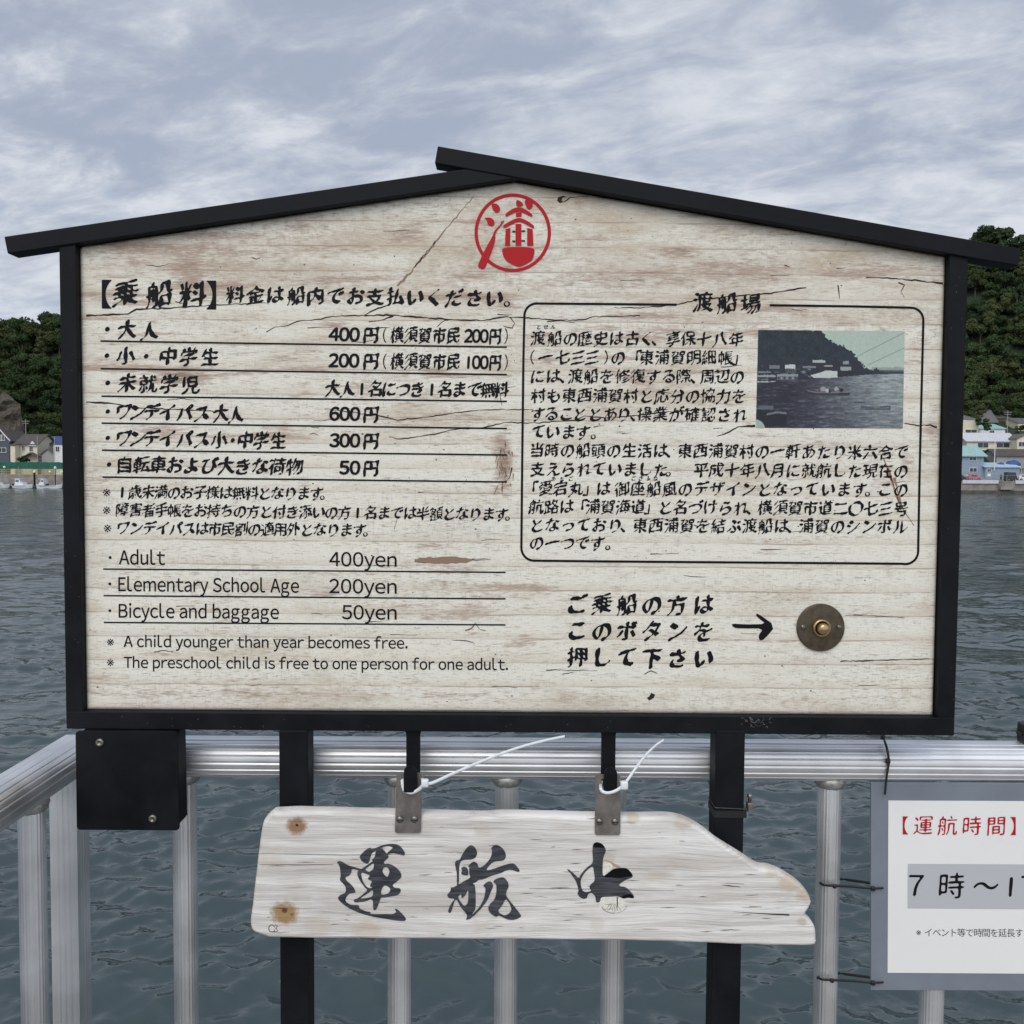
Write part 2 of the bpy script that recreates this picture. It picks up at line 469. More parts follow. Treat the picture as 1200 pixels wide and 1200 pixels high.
def driftwood(knots, oxy):
    mt = bpy.data.materials.new('bleached_driftwood'); mt.use_nodes = True
    g = NT(mt.node_tree); b = g.n['Principled BSDF']
    oc = g.node('ShaderNodeTexCoord').outputs['Object']
    x, y, z = g.xyz(oc)
    wob = g.noise(g.vmul(oc, (3, 1, 8)), 1.0, 3)
    oc2 = g.comb(x, y, g.math('ADD', z, g.math('MULTIPLY', wob, .03)))
    a = g.noise(g.vmul(oc2, (3, 3, 62)), 1.0, 7, .66, .2)
    f_ = g.noise(g.vmul(oc2, (9, 9, 420)), 1.0, 6, .66)
    p = g.noise(g.vmul(oc2, (14, 14, 24)), 1.0, 6, .65)
    c = g.mix(g.ramp(a, .36, .62), (.80, .775, .73), (.575, .535, .49))
    c = g.mix(g.math('MULTIPLY', g.ramp(f_, .52, .68), .44), c, (.21, .19, .175))
    c = g.mix(g.math('MULTIPLY', g.ramp(p, .54, .70), .45), c, (.80, .80, .79))
    c = g.mix(g.math('MULTIPLY', g.math('MULTIPLY', g.ramp(p, .56, .68), g.ramp(f_, .50, .62)), .5), c, (.16, .145, .135))
    big = g.noise(g.vmul(oc2, (8, 8, 15)), 1.0, 4, .6)
    c = g.mix(g.math('MULTIPLY', g.ramp(big, .58, .74), .36), c, (.47, .37, .26))
    for (kx, kz, r, col, s) in knots:
        d = g.node('ShaderNodeVectorMath', {0: g.comb(g.math('SUBTRACT', x, kx), 0.0, g.math('MULTIPLY', g.math('SUBTRACT', z, kz), 1.15))}, operation='LENGTH').outputs['Value']
        d = g.math('ADD', d, g.math('MULTIPLY', g.math('SUBTRACT', g.noise(oc, 120, 4, .7), .5), r*.9))
        c = g.mix(g.math('MULTIPLY', g.ramp(d, r*.45, r, 1, 0), s), c, col)
    g.l.new(c, b.inputs['Base Color'])
    b.inputs['Roughness'].default_value = .78; b.inputs['Specular IOR Level'].default_value = .25
    h = g.math('ADD', g.math('MULTIPLY', f_, .5), g.math('ADD', a, g.math('MULTIPLY', p, .4)))
    g.l.new(g.bump(h, .55, .0035), b.inputs['Normal'])
    return mt

# ================================================================== SETTING
# ---- water: waves are real geometry, finer ones in the bump
def build_water():
    rows = 860; cols = 760
    yy = 3.2*(212/3.2)**np.linspace(0, 1, rows)
    tt = np.tan(np.linspace(-R(38), R(38), cols))
    Yg, Tg = np.meshgrid(yy, tt, indexing='ij'); Xg = Yg*Tg
    X0, Y0 = Xg.copy(), Yg.copy()
    dy = np.gradient(yy)[:, None]
    Z = np.zeros_like(Xg); rg = np.random.default_rng(3)
    gust = np.zeros_like(Xg)
    for _ in range(14):
        k = 2*math.pi/rg.uniform(2.5, 16); a = rg.uniform(0, 6.28)
        gust += np.sin(k*(X0*math.cos(a)+Y0*math.sin(a))+rg.uniform(0, 6.28))
    gust = np.clip(1+.40*gust/2.6, .3, 1.4)
    n = 130
    for i in range(n):
        short = i < 108
        L = float(np.exp(rg.normal(math.log(.36), .60))) if short else rg.uniform(1.4, 6.5)
        th = rg.normal(R(84), R(33) if short else R(26))
        k = 2*math.pi/L; cx, cy = math.cos(th), math.sin(th)
        slope = .0325 if short else .016
        fade = np.clip(L/(2.4*dy)-.8, 0, 1)*(gust if short else 1)
        amp = slope/k
        ph = k*(cx*X0+cy*Y0)+rg.uniform(0, 6.28)+1.1*np.sin(.23*k*(cx*Y0-cy*X0)+rg.uniform(0, 6.28))
        Z += amp*fade*np.sin(ph)
        q = .42*amp*fade*np.cos(ph)
        Xg = Xg+cx*q; Yg = Yg+cy*q
    V = np.stack([Xg, Yg, Z], -1).reshape(-1, 3)
    i = np.arange(rows-1)[:, None]*cols+np.arange(cols-1)[None, :]
    Fq = np.stack([i, i+1, i+cols+1, i+cols], -1).reshape(-1, 4)
    me = bpy.data.meshes.new('water')
    me.vertices.add(len(V)); me.vertices.foreach_set('co', V.astype(np.float32).ravel())
    me.loops.add(Fq.size); me.loops.foreach_set('vertex_index', Fq.astype(np.int32).ravel())
    me.polygons.add(len(Fq)); me.polygons.foreach_set('loop_start', np.arange(0, Fq.size, 4, dtype=np.int32))
    me.update(calc_edges=True); me.shade_smooth()
    mt = bpy.data.materials.new('harbour_water'); mt.use_nodes = True
    g = NT(mt.node_tree); b = g.n['Principled BSDF']
    pos = g.node('ShaderNodeNewGeometry').outputs['Position']
    b.inputs['IOR'].default_value = 1.38; b.inputs['Roughness'].default_value = .09
    n0 = g.noise(g.vmul(pos, (.05, .09, 1)), 1.0, 3)
    g.l.new(g.mix(n0, (.044, .065, .069), (.060, .081, .085)), b.inputs['Base Color'])
    # ripples: coarse ones carry on where the mesh is too coarse for them
    px_, py_, pz_ = g.xyz(pos)
    near = g.ramp(py_, 6, 60, 1.0, 0.0)
    r1 = g.noise(g.vmul(pos, (3.4, 4.6, 1)), 1.0, 3, .5, .2)
    r2 = g.noise(g.vmul(pos, (.55, .75, 1)), 1.0, 6, .62, .2)
    h = g.math('ADD', g.math('MULTIPLY', r1, .035), g.math('MULTIPLY', r2, g.ramp(py_, 14, 110, .0, .55)))
    g.l.new(g.bump(h, .85, .6), b.inputs['Normal'])
    me.materials.append(mt)
    o = bpy.data.objects.new('water', me); COL.objects.link(o); tag(o, kind='structure')
    bm = bmesh.new()
    vs = [bm.verts.new(p) for p in ((-900, -300, -1.4), (900, -300, -1.4), (900, 260, -1.4), (-900, 260, -1.4))]
    bm.faces.new(vs); tag(obj('sea', bm, mt), kind='structure')
build_water()

# ---- far shore: land sheet
def ridge(x):
    xs = [-400, -220, -150, -135, -118, -60, 40, 110, 128, 141, 154, 260, 420]
    hs = [40, 44, 48, 51, 55, 54, 50, 50, 60, 74, 82, 78, 50]
    return np.interp(x, xs, hs)
def lump(x, y, s=0):
    return (np.sin(x*.11+y*.07+s)+np.sin(x*.053-y*.12+1.3+s)+.6*np.sin(x*.23+.4*y+2+s))/2.6
def land_z(x, y):
    x = np.asarray(x, float); y = np.asarray(y, float)
    right = np.clip((x-40)/40, 0, 1)
    base = 2.7+right*(np.clip((y-209)/18, 0, 1)*8.5+np.clip((y-227)/25, 0, 1)*7.5)
    y0 = 232+right*18
    t = np.clip((y-y0)/62, 0, 1); t = t*t*(3-2*t)
    return base+(np.maximum(ridge(x)-6-base, 0))*t+lump(x, y)*2.0*t
def build_land():
    xs = np.linspace(-420, 420, 211); ys = np.concatenate([np.linspace(203.2, 360, 60), [420, 600]])
    Xg, Yg = np.meshgrid(xs, ys, indexing='ij'); Z = land_z(Xg, Yg)
    V = np.stack([Xg, Yg, Z], -1).reshape(-1, 3); n = len(ys)
    Fc = [(i*n+j, (i+1)*n+j, (i+1)*n+j+1, i*n+j+1) for i in range(len(xs)-1) for j in range(n-1)]
    mt = bpy.data.materials.new('hillside_ground'); mt.use_nodes = True
    g = NT(mt.node_tree); b = g.n['Principled BSDF']
    pos = g.node('ShaderNodeNewGeometry').outputs['Position']
    z = g.xyz(pos)[2]
    green = g.mix(g.noise(pos, .5, 6, .65), (.010, .020, .010), (.035, .050, .022))
    conc = g.mix(g.noise(pos, 1.2, 5), (.20, .19, .18), (.30, .29, .27))
    g.l.new(g.mix(g.ramp(z, 3.6, 6.5), conc, green), b.inputs['Base Color'])
    b.inputs['Roughness'].default_value = .9
    g.l.new(g.bump(g.noise(pos, .8, 6), .6, 1.0), b.inputs['Normal'])
    tag(obj('hillside', ([tuple(v) for v in V], Fc), mt, smooth=True), kind='structure')
build_land()
M['concrete'] = mat('sea_wall_concrete', (.24, .225, .20), .85, vary=.3, scale=.9, bump=.3, bscale=8, bdist=.03)
M['concrete_dark'] = mat('stained_concrete', (.085, .075, .06), .85, vary=.4, scale=.7)
bm = box(-420, 420, 202.2, 203.3, -1, 2.72); tag(obj('quay_wall', bm, M['concrete']), kind='structure')
bm = box(60, 420, 201.4, 202.2, -1, .75); tag(obj('quay_footing', bm, M['concrete_dark']), kind='structure')

# ---- the pier the photographer stands on
M['deck'] = mat('pier_concrete', (.30, .29, .27), .85, vary=.2, scale=3, bump=.3, bscale=40)
tag(obj('pier_deck', box(-.86, 3.2, -3.0, 1.60, 3.05, 3.35, .02), M['deck']), kind='structure')

# ================================================================== FAR SHORE TREES
def foliage(name, lo, hi, rnd=.30):
    mt = bpy.data.materials.new(name); mt.use_nodes = True
    g = NT(mt.node_tree); b = g.n['Principled BSDF']
    oi = g.node('ShaderNodeObjectInfo').outputs['Random']
    pos = g.node('ShaderNodeNewGeometry').outputs['Position']
    k = g.noise(pos, .55, 4, .6)
    kk = g.math('ADD', g.math('MULTIPLY', oi, .55), g.math('MULTIPLY', g.ramp(k, .3, .7), .45))
    g.l.new(g.mix(kk, lo, hi), b.inputs['Base Color'])
    b.inputs['Roughness'].default_value = .8; b.inputs['Specular IOR Level'].default_value = .1
    return mt
M['leaf'] = foliage('evergreen_leaves', (.018, .034, .015), (.062, .092, .034))
M['leaf_olive'] = foliage('olive_leaves', (.028, .041, .015), (.080, .094, .038))
M['bark'] = mat('bark', (.09, .075, .06), .9, vary=.3, scale=2)

def crown_data(rg, w, h, lobes, per, leaf):
    """leaf clumps over many lobes spread through an uneven crown"""
    V = []; Fc = []
    for _ in range(lobes):
        a = rg.uniform(0, 6.28); rr = w*math.sqrt(rg.random())*.72; tz = rg.random()
        c = np.array([rr*math.cos(a), rr*math.sin(a), h*(.12+.78*tz*(1-.45*(rr/w)**2))])
        lr = w*rg.uniform(.22, .42)
        for _ in range(per):
            d = rg.normal(size=3); d /= np.linalg.norm(d); d[2] = d[2]*.8+.18
            p = c+d*lr*rg.uniform(.75, 1.12)*np.array([1, 1, .78])
            n = d+rg.normal(size=3)*.55; n /= np.linalg.norm(n)
            u = np.cross(n, rg.normal(size=3)); u /= np.linalg.norm(u)+1e-9; v = np.cross(n, u)
            s = leaf*rg.uniform(.45, 1.6); i = len(V)
            V += [p+u*s, p+v*s*.7, p-u*s, p-v*s*.7]; Fc.append((i, i+1, i+2, i+3))
    return np.array(V), Fc
def mesh_from(name, V, Fc, mt):
    me = bpy.data.meshes.new(name); me.from_pydata([tuple(v) for v in V], [], Fc); me.materials.append(mt); me.update(); return me
TREES = []
rgt = np.random.default_rng(11)
for i, (w_, h_, lobes, leafm) in enumerate(((4.6, 8.5, 17, 'leaf'), (3.9, 9.5, 15, 'leaf'), (5.2, 8.0, 20, 'leaf'), (3.6, 8.0, 13, 'leaf_olive'), (4.4, 9.0, 17, 'leaf_olive'))):
    V, Fc = crown_data(rgt, w_, h_, lobes, 330, .235)
    cm = mesh_from('crown', V, Fc, M[leafm])
    bm = bmesh.new()
    add_tube(bm, smooth_path([(0, 0, -1.5), (.1, .05, h_*.3), (-.1, .1, h_*.62)], 4), .30, r1=.12, n=7)
    for k in range(4):
        a = k*1.6+i; add_tube(bm, smooth_path([(0, 0, h_*.28), (math.cos(a)*w_*.3, math.sin(a)*w_*.3, h_*.5), (math.cos(a)*w_*.55, math.sin(a)*w_*.55, h_*.68)], 3), .13, r1=.05, n=6)
    tm = bpy.data.meshes.new('trunk'); bm.to_mesh(tm); bm.free(); tm.materials.append(M['bark'])
    TREES.append((cm, tm))
bmesh_tree_label = {'l': 'broadleaf evergreen tree in the wood on the hillside left of the black sign', 'r': 'broadleaf evergreen tree in the wood on the hillside right of the black sign'}
def tree(x, y, z, s, kind, side):
    cm, tm = TREES[kind]
    t = thing('tree', bmesh_tree_label[side], 'tree', (x, y, z), 'trees on the wooded hillside left of the sign' if side == 'l' else 'trees on the wooded hillside right of the sign')
    rz = rgt.uniform(0, 6.28); sz = s*rgt.uniform(.85, 1.2)
    for nm, me in (('crown', cm), ('trunk', tm)):
        o = bpy.data.objects.new(nm, me); COL.objects.link(o); o.parent = t
        o.rotation_euler.z = rz; o.scale = (s, s, sz)
def scatter(x0, x1, ya, yb, step, side, skip=None):
    n = 0; y = ya
    while y < yb:
        st = step*(1+.25*(y-ya)/(yb-ya))
        x = x0+rgt.uniform(0, st)
        while x < x1:
            xx, yy2 = x+rgt.uniform(-.35, .35)*st, y+rgt.uniform(-.35, .35)*st
            if not (skip and skip(xx, yy2)):
                tree(xx, yy2, float(land_z(xx, yy2))-.5, rgt.uniform(.72, 1.2), int(rgt.integers(0, 5)), side); n += 1
            x += st*rgt.uniform(.85, 1.15)
        y += st*.95
    return n
nl = scatter(-166, -118, 233, 306, 4.7, 'l', lambda x, y: x < -124 and y < 240)
nr = scatter(113, 158, 251, 318, 4.3, 'r')
# rows of the same wood that the sign hides or that lie beside the frame: one mass
Vw, Fw = [], []
for x0, x1, y0, y1, st in ((-116, 111, 222, 312, 7.6), (-330, -167, 232, 312, 11), (159, 330, 255, 318, 11)):
    y = y0
    while y < y1:
        x = x0
        while x < x1:
            V, Fc = crown_data(rgt, 6.2, 11, 9, 34, .95)
            xx, yy2 = x+rgt.uniform(-3, 3), y+rgt.uniform(-3, 3)
            if y1 == 312 and yy2 < 256 and not (-92 < xx < 84): x += st; continue
            V = V+np.array([xx, yy2, float(land_z(xx, yy2))-1.5]); o_ = len(Vw)
            Vw.extend(map(tuple, V)); Fw.extend(tuple(o_+q for q in f_) for f_ in Fc); x += st
        y += st
wd = bpy.data.objects.new('far_wood', mesh_from('far_wood', Vw, Fw, M['leaf'])); COL.objects.link(wd)
tag(wd, 'dark evergreen wood covering the far hillside behind the black sign', 'wood', kind='stuff')

# bare rock cliff on the left
def cliff():
    D = 236; bm = bmesh.new(); nx, nz = 26, 22
    x0, x1 = at(-70, 500, D).x, at(25, 500, D).x
    vs = []
    for i in range(nx+1):
        for j in range(nz+1):
            u, v = i/nx, j/nz
            top = float(np.interp(u, [0, .55, .74, .9, 1], [24.5, 23.8, 23.2, 20, 11]))
            x = x0+(x1-x0)*u; z = 2+(top-2)*v
            y = D+2.2*v+2.5*max(0, u-.75)*4*.6+.7*math.sin(x*1.1+z*.6)+.5*math.sin(z*1.7-x*.7)+rgt.uniform(-.45, .45)
            vs.append(bm.verts.new((x, y, z)))
    for i in range(nx):
        for j in range(nz): bm.faces.new((vs[i*(nz+1)+j], vs[(i+1)*(nz+1)+j], vs[(i+1)*(nz+1)+j+1], vs[i*(nz+1)+j+1]))
    bk = [bm.verts.new((v.co.x-7, D+9, v.co.z-1.5)) for v in vs[nz::nz+1]]
    tp = vs[nz::nz+1]
    for i in range(nx): bm.faces.new((tp[i], tp[i+1], bk[i+1], bk[i]))
    mt = mat('cliff_rock', (.088, .073, .056), .9, vary=.45, scale=.35, bump=.9, bscale=.9, bdist=.8)
    tag(obj('rock_cliff', bm, mt, smooth=False), kind='structure')
cliff()

# ================================================================== FAR BUILDINGS
def colmat(name, c, rough=.7, vary=.08, scale=1.5, **k): return mat(name, c, rough, vary=vary, scale=scale, **k)
M['glass'] = mat('dark_window_glass', (.03, .035, .04), .12)
M['white'] = colmat('white_paint', (.72, .72, .70))
M['cream'] = colmat('cream_render', (.66, .61, .47))
M['cream2'] = colmat('pale_yellow_render', (.62, .58, .42))
M['slate'] = colmat('slate_blue_cladding', (.075, .085, .105))
M['brownroof'] = colmat('brown_roof_tile', (.085, .072, .065), vary=.2)
M['greyroof'] = colmat('grey_roof_tile', (.13, .125, .125), vary=.22, scale=2)
M['blueroof'] = colmat('blue_metal_roof', (.045, .07, .17))
M['whiteroof'] = colmat('white_metal_roof', (.56, .56, .60))
M['tealroof'] = colmat('pale_teal_roof', (.30, .47, .45))
M['ltblue'] = colmat('light_blue_cladding', (.24, .31, .39))
M['skyroof'] = colmat('sky_blue_roof', (.42, .55, .68))
M['greywall'] = colmat('grey_wall', (.30, .295, .28))
M['tarp'] = colmat('blue_tarpaulin', (.03, .10, .26))
M['trim'] = colmat('white_trim', (.68, .68, .67))

def house(name, label, D, xl, xr, yb, ye, yr, wall, roof, ridge_dir='x', depth=8.0, overhang=.35, windows=(), kind='house', z0=None, trim=False, slope_side=None):
    """walls from xl..xr (picture columns), eaves row ye, ridge row yr; D is the distance of the front wall"""
    a = at(xl, ye, D); b_ = at(xr, ye, D); zr = at((xl+xr)/2, yr, D if ridge_dir == 'y' else D+depth/2).z
    ze = (a.z+b_.z)/2; x0, x1 = a.x, b_.x; xm = (x0+x1)/2
    zb = float(min(land_z(xm, D), at(xm, yb, D).z if z0 is None else z0)); zb = min(at((xl+xr)/2, yb, D).z, float(land_z(xm, D)))-.4
    h = thing(name, label, kind, (xm, D, zb))
    bm = bmesh.new()
    if ridge_dir == 'y':
        add_prism(bm, [Vector(p) for p in ((x0, D, zb), (x1, D, zb), (x1, D, ze), (xm, D, zr-.05), (x0, D, ze))], (0, depth, 0))
    elif ridge_dir == 'mono':
        add_prism(bm, [Vector(p) for p in ((x0, D, zb), (x0, D+depth, zb), (x0, D+depth, zr-.05), (x0, D, ze))], (x1-x0, 0, 0))
    else:
        add_prism(bm, [Vector(p) for p in ((x0, D, zb), (x0, D+depth, zb), (x0, D+depth, ze), (x0, D+depth/2, zr-.05), (x0, D, ze))], (x1-x0, 0, 0))
    obj('wall', bm, M[wall], h)
    bm = bmesh.new(); t = .16; o = overhang
    if ridge_dir == 'y':
        sl = (zr-ze)/(xm-x0)
        add_prism(bm, [Vector(p) for p in ((x0-o, D-o, ze-o*sl), (xm, D-o, zr), (x1+o, D-o, ze-o*sl), (x1+o, D-o, ze-o*sl+t), (xm, D-o, zr+t), (x0-o, D-o, ze-o*sl+t))], (0, depth+2*o, 0))
    elif ridge_dir == 'mono':
        sl = (zr-ze)/depth
        add_prism(bm, [Vector(p) for p in ((x0-o, D-o, ze-o*sl), (x0-o, D+depth+o, zr+o*sl), (x0-o, D+depth+o, zr+o*sl+t), (x0-o, D-o, ze-o*sl+t))], (x1-x0+2*o, 0, 0))
    else:
        sl = (zr-ze)/(depth/2)
        add_prism(bm, [Vector(p) for p in ((x0-o, D-o, ze-o*sl), (x0-o, D+depth/2, zr), (x0-o, D+depth+o, ze-o*sl), (x0-o, D+depth+o, ze-o*sl+t), (x0-o, D+depth/2, zr+t), (x0-o, D-o, ze-o*sl+t))], (x1-x0+2*o, 0, 0))
    rf = obj('roof', bm, M[roof], h)
    if trim and ridge_dir == 'y':
        bm = bmesh.new(); sl = (zr-ze)/(xm-x0)
        for s_, xa in ((1, x0-o), (-1, x1+o)):
            add_prism(bm, [Vector(p) for p in ((xa, D-o-.1, ze-o*sl-.05), (xm, D-o-.1, zr-.05), (xm, D-o-.1, zr+t+.12), (xa, D-o-.1, ze-o*sl+t+.12))], (0, .08, 0))
        obj('bargeboard', bm, M['trim'], rf)
    for (wx0, wx1, wy0, wy1) in windows:
        p, q = at(wx0, wy0, D-.06), at(wx1, wy1, D-.06)
        wn = obj('window', box(p.x, q.x, D-.07, D+.05, q.z, p.z), M['glass'], h)
        bm = bmesh.new(); e = .09
        for bb in ((p.x-e, p.x, q.z-e, p.z+e), (q.x, q.x+e, q.z-e, p.z+e), (p.x, q.x, q.z-e, q.z), (p.x, q.x, p.z, p.z+e), ((p.x+q.x)/2-.03, (p.x+q.x)/2+.03, q.z, p.z)):
            add_box(bm, bb[0], bb[1], D-.11, D-.02, bb[2], bb[3])
        obj('frame', bm, M['trim'], wn)
    return h

# left bank (picture columns and rows measured on the photograph)
house('dark_house', 'slate blue gabled house with white bargeboards at the left frame edge', 214, -9, 11, 545, 515, 504, 'slate', 'brownroof', 'y', 9, .4, ((-3, 1, 510, 516), (2, 5.2, 510, 516), (-3, 7, 525, 530)), trim=True)
hh = house('cream_house', 'cream two-storey house with a brown roof behind the green net', 215, 18.5, 43.5, 545, 520, 509.5, 'cream', 'brownroof', 'x', 9, .5, ((26, 29, 522.5, 528), (34.5, 38.5, 522.5, 529)))
p0, p1 = at(27, 534, 213.4), at(44, 534, 213.4)
bm = bmesh.new(); xm = (p0.x+p1.x)/2
add_prism(bm, [Vector((p0.x, 213.2, p0.z-.35)), Vector((xm, 213.2, p0.z+.55)), Vector((p1.x, 213.2, p0.z-.35)), Vector((p1.x, 213.2, p0.z-.17)), Vector((xm, 213.2, p0.z+.75)), Vector((p0.x, 213.2, p0.z-.17))], (0, 2.0, 0))
obj('porch_roof', bm, M['brownroof'], hh)
g0, g1 = at(33, 522, 214.6), at(42.5, 522, 214.6); gm = (g0.x+g1.x)/2
bm = bmesh.new(); add_prism(bm, [Vector((g0.x, 214.6, g0.z-.1)), Vector((g1.x, 214.6, g0.z-.1)), Vector((gm, 214.6, g0.z+1.0))], (0, .3, 0)); obj('dormer_gable', bm, M['trim'], hh)
house('cream_annexe', 'narrow cream lean-to between the slate house and the cream house', 213, 12, 17.6, 545, 522, 516, 'cream', 'brownroof', 'mono', 6, .2, ())
house('grey_garage', 'grey gabled shed in front of the blue roofed row', 214, 49, 62.5, 545, 532, 526.5, 'greywall', 'greyroof', 'y', 7, .3, ())
house('blue_roof_house', 'long house with dark blue metal roof beside the sign post', 221, 44, 86, 545, 520, 512, 'greywall', 'blueroof', 'x', 9, .4, ((50, 53, 523, 527),))
house('white_house', 'white two-storey house with one dark window beside the sign post', 213.5, 62.8, 82, 545, 521, 517.5, 'white', 'blueroof', 'mono', 6, .15, ((65.3, 69.5, 523.5, 529),))
# right bank
house('teal_roof_house', 'light blue house with pale teal roof next to the sign post', 211, 1100, 1153, 556, 533.5, 523, 'ltblue', 'tealroof', 'x', 9, .6, ((1136, 1144, 535.5, 539.5), (1136.5, 1144.5, 548.5, 553)))
house('blue_shed', 'low blue shed with sky blue roof facing the quay', 210, 1155, 1195, 557, 547.5, 543, 'ltblue', 'skyroof', 'mono', 5, .35, ((1157, 1161, 549.5, 553),))
house('white_roof_house', 'long building with a white metal roof above the blue sheds', 224, 1133, 1191, 528, 516.5, 508, 'cream', 'whiteroof', 'x', 8, .5, ((1146, 1158, 519, 524.5), (1168, 1183, 519, 524.5)))
house('cream_block', 'flat roofed pale yellow block right beside the sign post', 233, 1112, 1147, 512, 493.5, 492.3, 'cream2', 'white', 'mono', 8, .05, ((1131.5, 1144.5, 503.5, 507.5),))
house('pale_green_house', 'low house with pale green roof behind the white roofed one', 236, 1148, 1178, 512, 502.5, 497, 'white', 'tealroof', 'mono', 6, .3, ((1160, 1165, 504.5, 508),))
house('cream_cottage', 'cream cottage cut off at the right frame edge', 221, 1192, 1216, 532, 514, 508.5, 'cream', 'greyroof', 'y', 7, .3, ((1194, 1201, 518, 523),))
house('brown_roof_house', 'low house under a broad brown tiled roof at the right', 215, 1168, 1214, 541, 534, 527, 'greywall', 'brownroof', 'x', 7, .4, ())
house('big_grey_roof_house', 'large house with a wide grey tiled hip roof below the wood', 247, 1105, 1164, 505, 492, 471, 'greywall', 'greyroof', 'x', 13, 1.0, ())
house('upper_brown_house', 'house with a grey brown tiled roof highest up at the right frame edge', 252, 1170, 1226, 500, 480, 468, 'cream', 'brownroof', 'x', 11, .9, ((1188, 1194, 482, 486),))
house('side_roof_house', 'house with a weathered brown roof between the two big tiled roofs', 250, 1150, 1190, 505, 489, 475, 'greywall', 'brownroof', 'x', 10, .6, ())
house('pale_yellow_house', 'pale yellow house half cut by the right frame edge among shrubs', 240, 1193, 1220, 512, 496, 490, 'cream2', 'greyroof', 'mono', 6, .2, ())
# blue tarpaulin heaps
for (xa, xb, ya, yb, lab) in ((1167, 1178, 539.5, 543.5, 'small blue tarpaulin heap beside the flag pole'), (1179, 1196, 536.8, 541, 'larger blue tarpaulin heap at the right above the sky blue roof')):
    a, b_ = at(xa, yb, 213.5), at(xb, ya, 213.5); bm = bmesh.new()
    bmesh.ops.create_icosphere(bm, subdivisions=3, radius=1)
    for v in bm.verts:
        v.co = Vector(((a.x+b_.x)/2+v.co.x*(b_.x-a.x)/2, 213.5+v.co.y*1.2, a.z-.6+max(v.co.z, -.5)*(b_.z-a.z+.3)*.8*(1+.12*math.sin(7*v.co.x+3*v.co.y))))
    tag(obj('tarpaulin', bm, M['tarp'], smooth=True, loc=((a.x+b_.x)/2, 213.5, a.z-.6)), lab, 'tarpaulin', 'blue tarpaulins')

# shrubs between the roofs (right)
def shrub(px, py, D, w_, h_, lab):
    p = at(px, py, D); V, Fc = crown_data(rgt, w_, h_, 8, 70, .22)
    t = thing('shrub', lab, 'shrub', (p.x, D, p.z-h_*.25))
    o = bpy.data.objects.new('foliage', mesh_from('foliage', V, Fc, M['leaf'])); COL.objects.link(o); o.parent = t
shrub(1149, 497, 232, 1.8, 3.0, 'round dark shrub beside the pale yellow flat roofed block')
shrub(1197, 509, 226, 2.0, 3.0, 'dark shrub above the cream cottage at the right frame edge')
shrub(1156, 503, 231.5, 1.2, 1.8, 'small low shrub in front of the pale green roof')
shrub(27, 541, 211.5, 1.5, 1.8, 'dark hedge bush in front of the cream house porch')
shrub(52, 508, 231, 2.2, 3.0, 'pale green bush on the slope above the blue roof')

# poles
def pole(px, y0, y1, D, lab, arms=(), mt='greywall', r=.10, name='utility_pole', cat='pole'):
    a, b_ = at(px, y1, D), at(px, y0, D)
    t = thing(name, lab, cat, (a.x, D, a.z))
    obj('shaft', tube([(a.x, D, a.z-1), (a.x, D, b_.z)], r, n=8, r1=r*.7), M[mt], t)
    for (ay, hw) in arms:
        z = at(px, ay, D).z
        obj('crossarm', box(a.x-hw, a.x+hw, D-.06, D+.06, z-.05, z+.05), M[mt], t)
    return t
pole(30.3, 491, 512, 222, 'concrete utility pole behind the cream house roof', ((493.5, .9), (496, .7)))
pole(44.2, 511, 541, 212.6, 'thin pale pole between the cream house and the grey shed')
pole(64.3, 511, 544, 212.4, 'thin pale pole at the corner of the white house')
pole(1165.3, 514, 546, 209.5, 'slim white flag pole in front of the white roof', (), 'white', .09, 'flag_pole')
pole(1180.3, 481, 508, 230, 'grey utility pole above the white roofed building', ((483, 1.0), (485.5, .8)))
pole(1196.8, 537, 560, 208, 'thin grey pole on the quay at the right frame edge')

# quay fences, left
M['net'] = mat('green_windbreak_net', (.012, .105, .075), .7, vary=.2, scale=.5)
M['yellow'] = mat('yellow_paint', (.55, .40, .05), .6)
a, b_ = at(-60, 549.5, 208), at(120, 541.3, 208)
t = thing('net_fence', 'long green windbreak net fence along the left quay', 'fence', (a.x, 208, 2.7))
bm = bmesh.new(); N = 120; zt = at(30, 541.5, 208).z; zb = at(30, 549.5, 208).z
top = []; bot = []
for i in range(N+1):
    x = a.x+(b_.x-a.x)*i/N; yb_ = 208+.10*math.sin(i*1.3)
    top.append((x, yb_, zt+.07*math.sin(i*.9)*math.sin(i*.23))); bot.append((x, yb_+.05, zb))
V = top+bot+[(x, y+.03, z) for x, y, z in top]+[(x, y+.03, z) for x, y, z in bot]; n1 = N+1
Fc = [(i, i+1, n1+i+1, n1+i) for i in range(N)]+[(2*n1+i+1, 2*n1+i, 3*n1+i, 3*n1+i+1) for i in range(N)]
obj('net', (V, Fc), M['net'], t)
for i in range(0, N+1, 6): obj('post', box(V[i][0]-.05, V[i][0]+.05, 208.12, 208.2, 2.5, zt+.1), M['greywall'], t)
t = thing('guard_fence', 'yellow railed guard fence on the left quay edge', 'fence', (a.x, 203.0, 2.7))
zt = at(30, 550.5, 203).z
for zz in (zt, zt-.45, zt-.9): obj('rail', box(a.x, b_.x, 202.97, 203.03, zz-.045, zz+.045), M['yellow'], t)
x = a.x
while x < b_.x: obj('post', box(x-.04, x+.04, 203.04, 203.1, 2.4, zt+.05), M['yellow'], t); x += .95
M['lampw'] = mat('pale_yellow_plastic', (.80, .78, .35), .4)
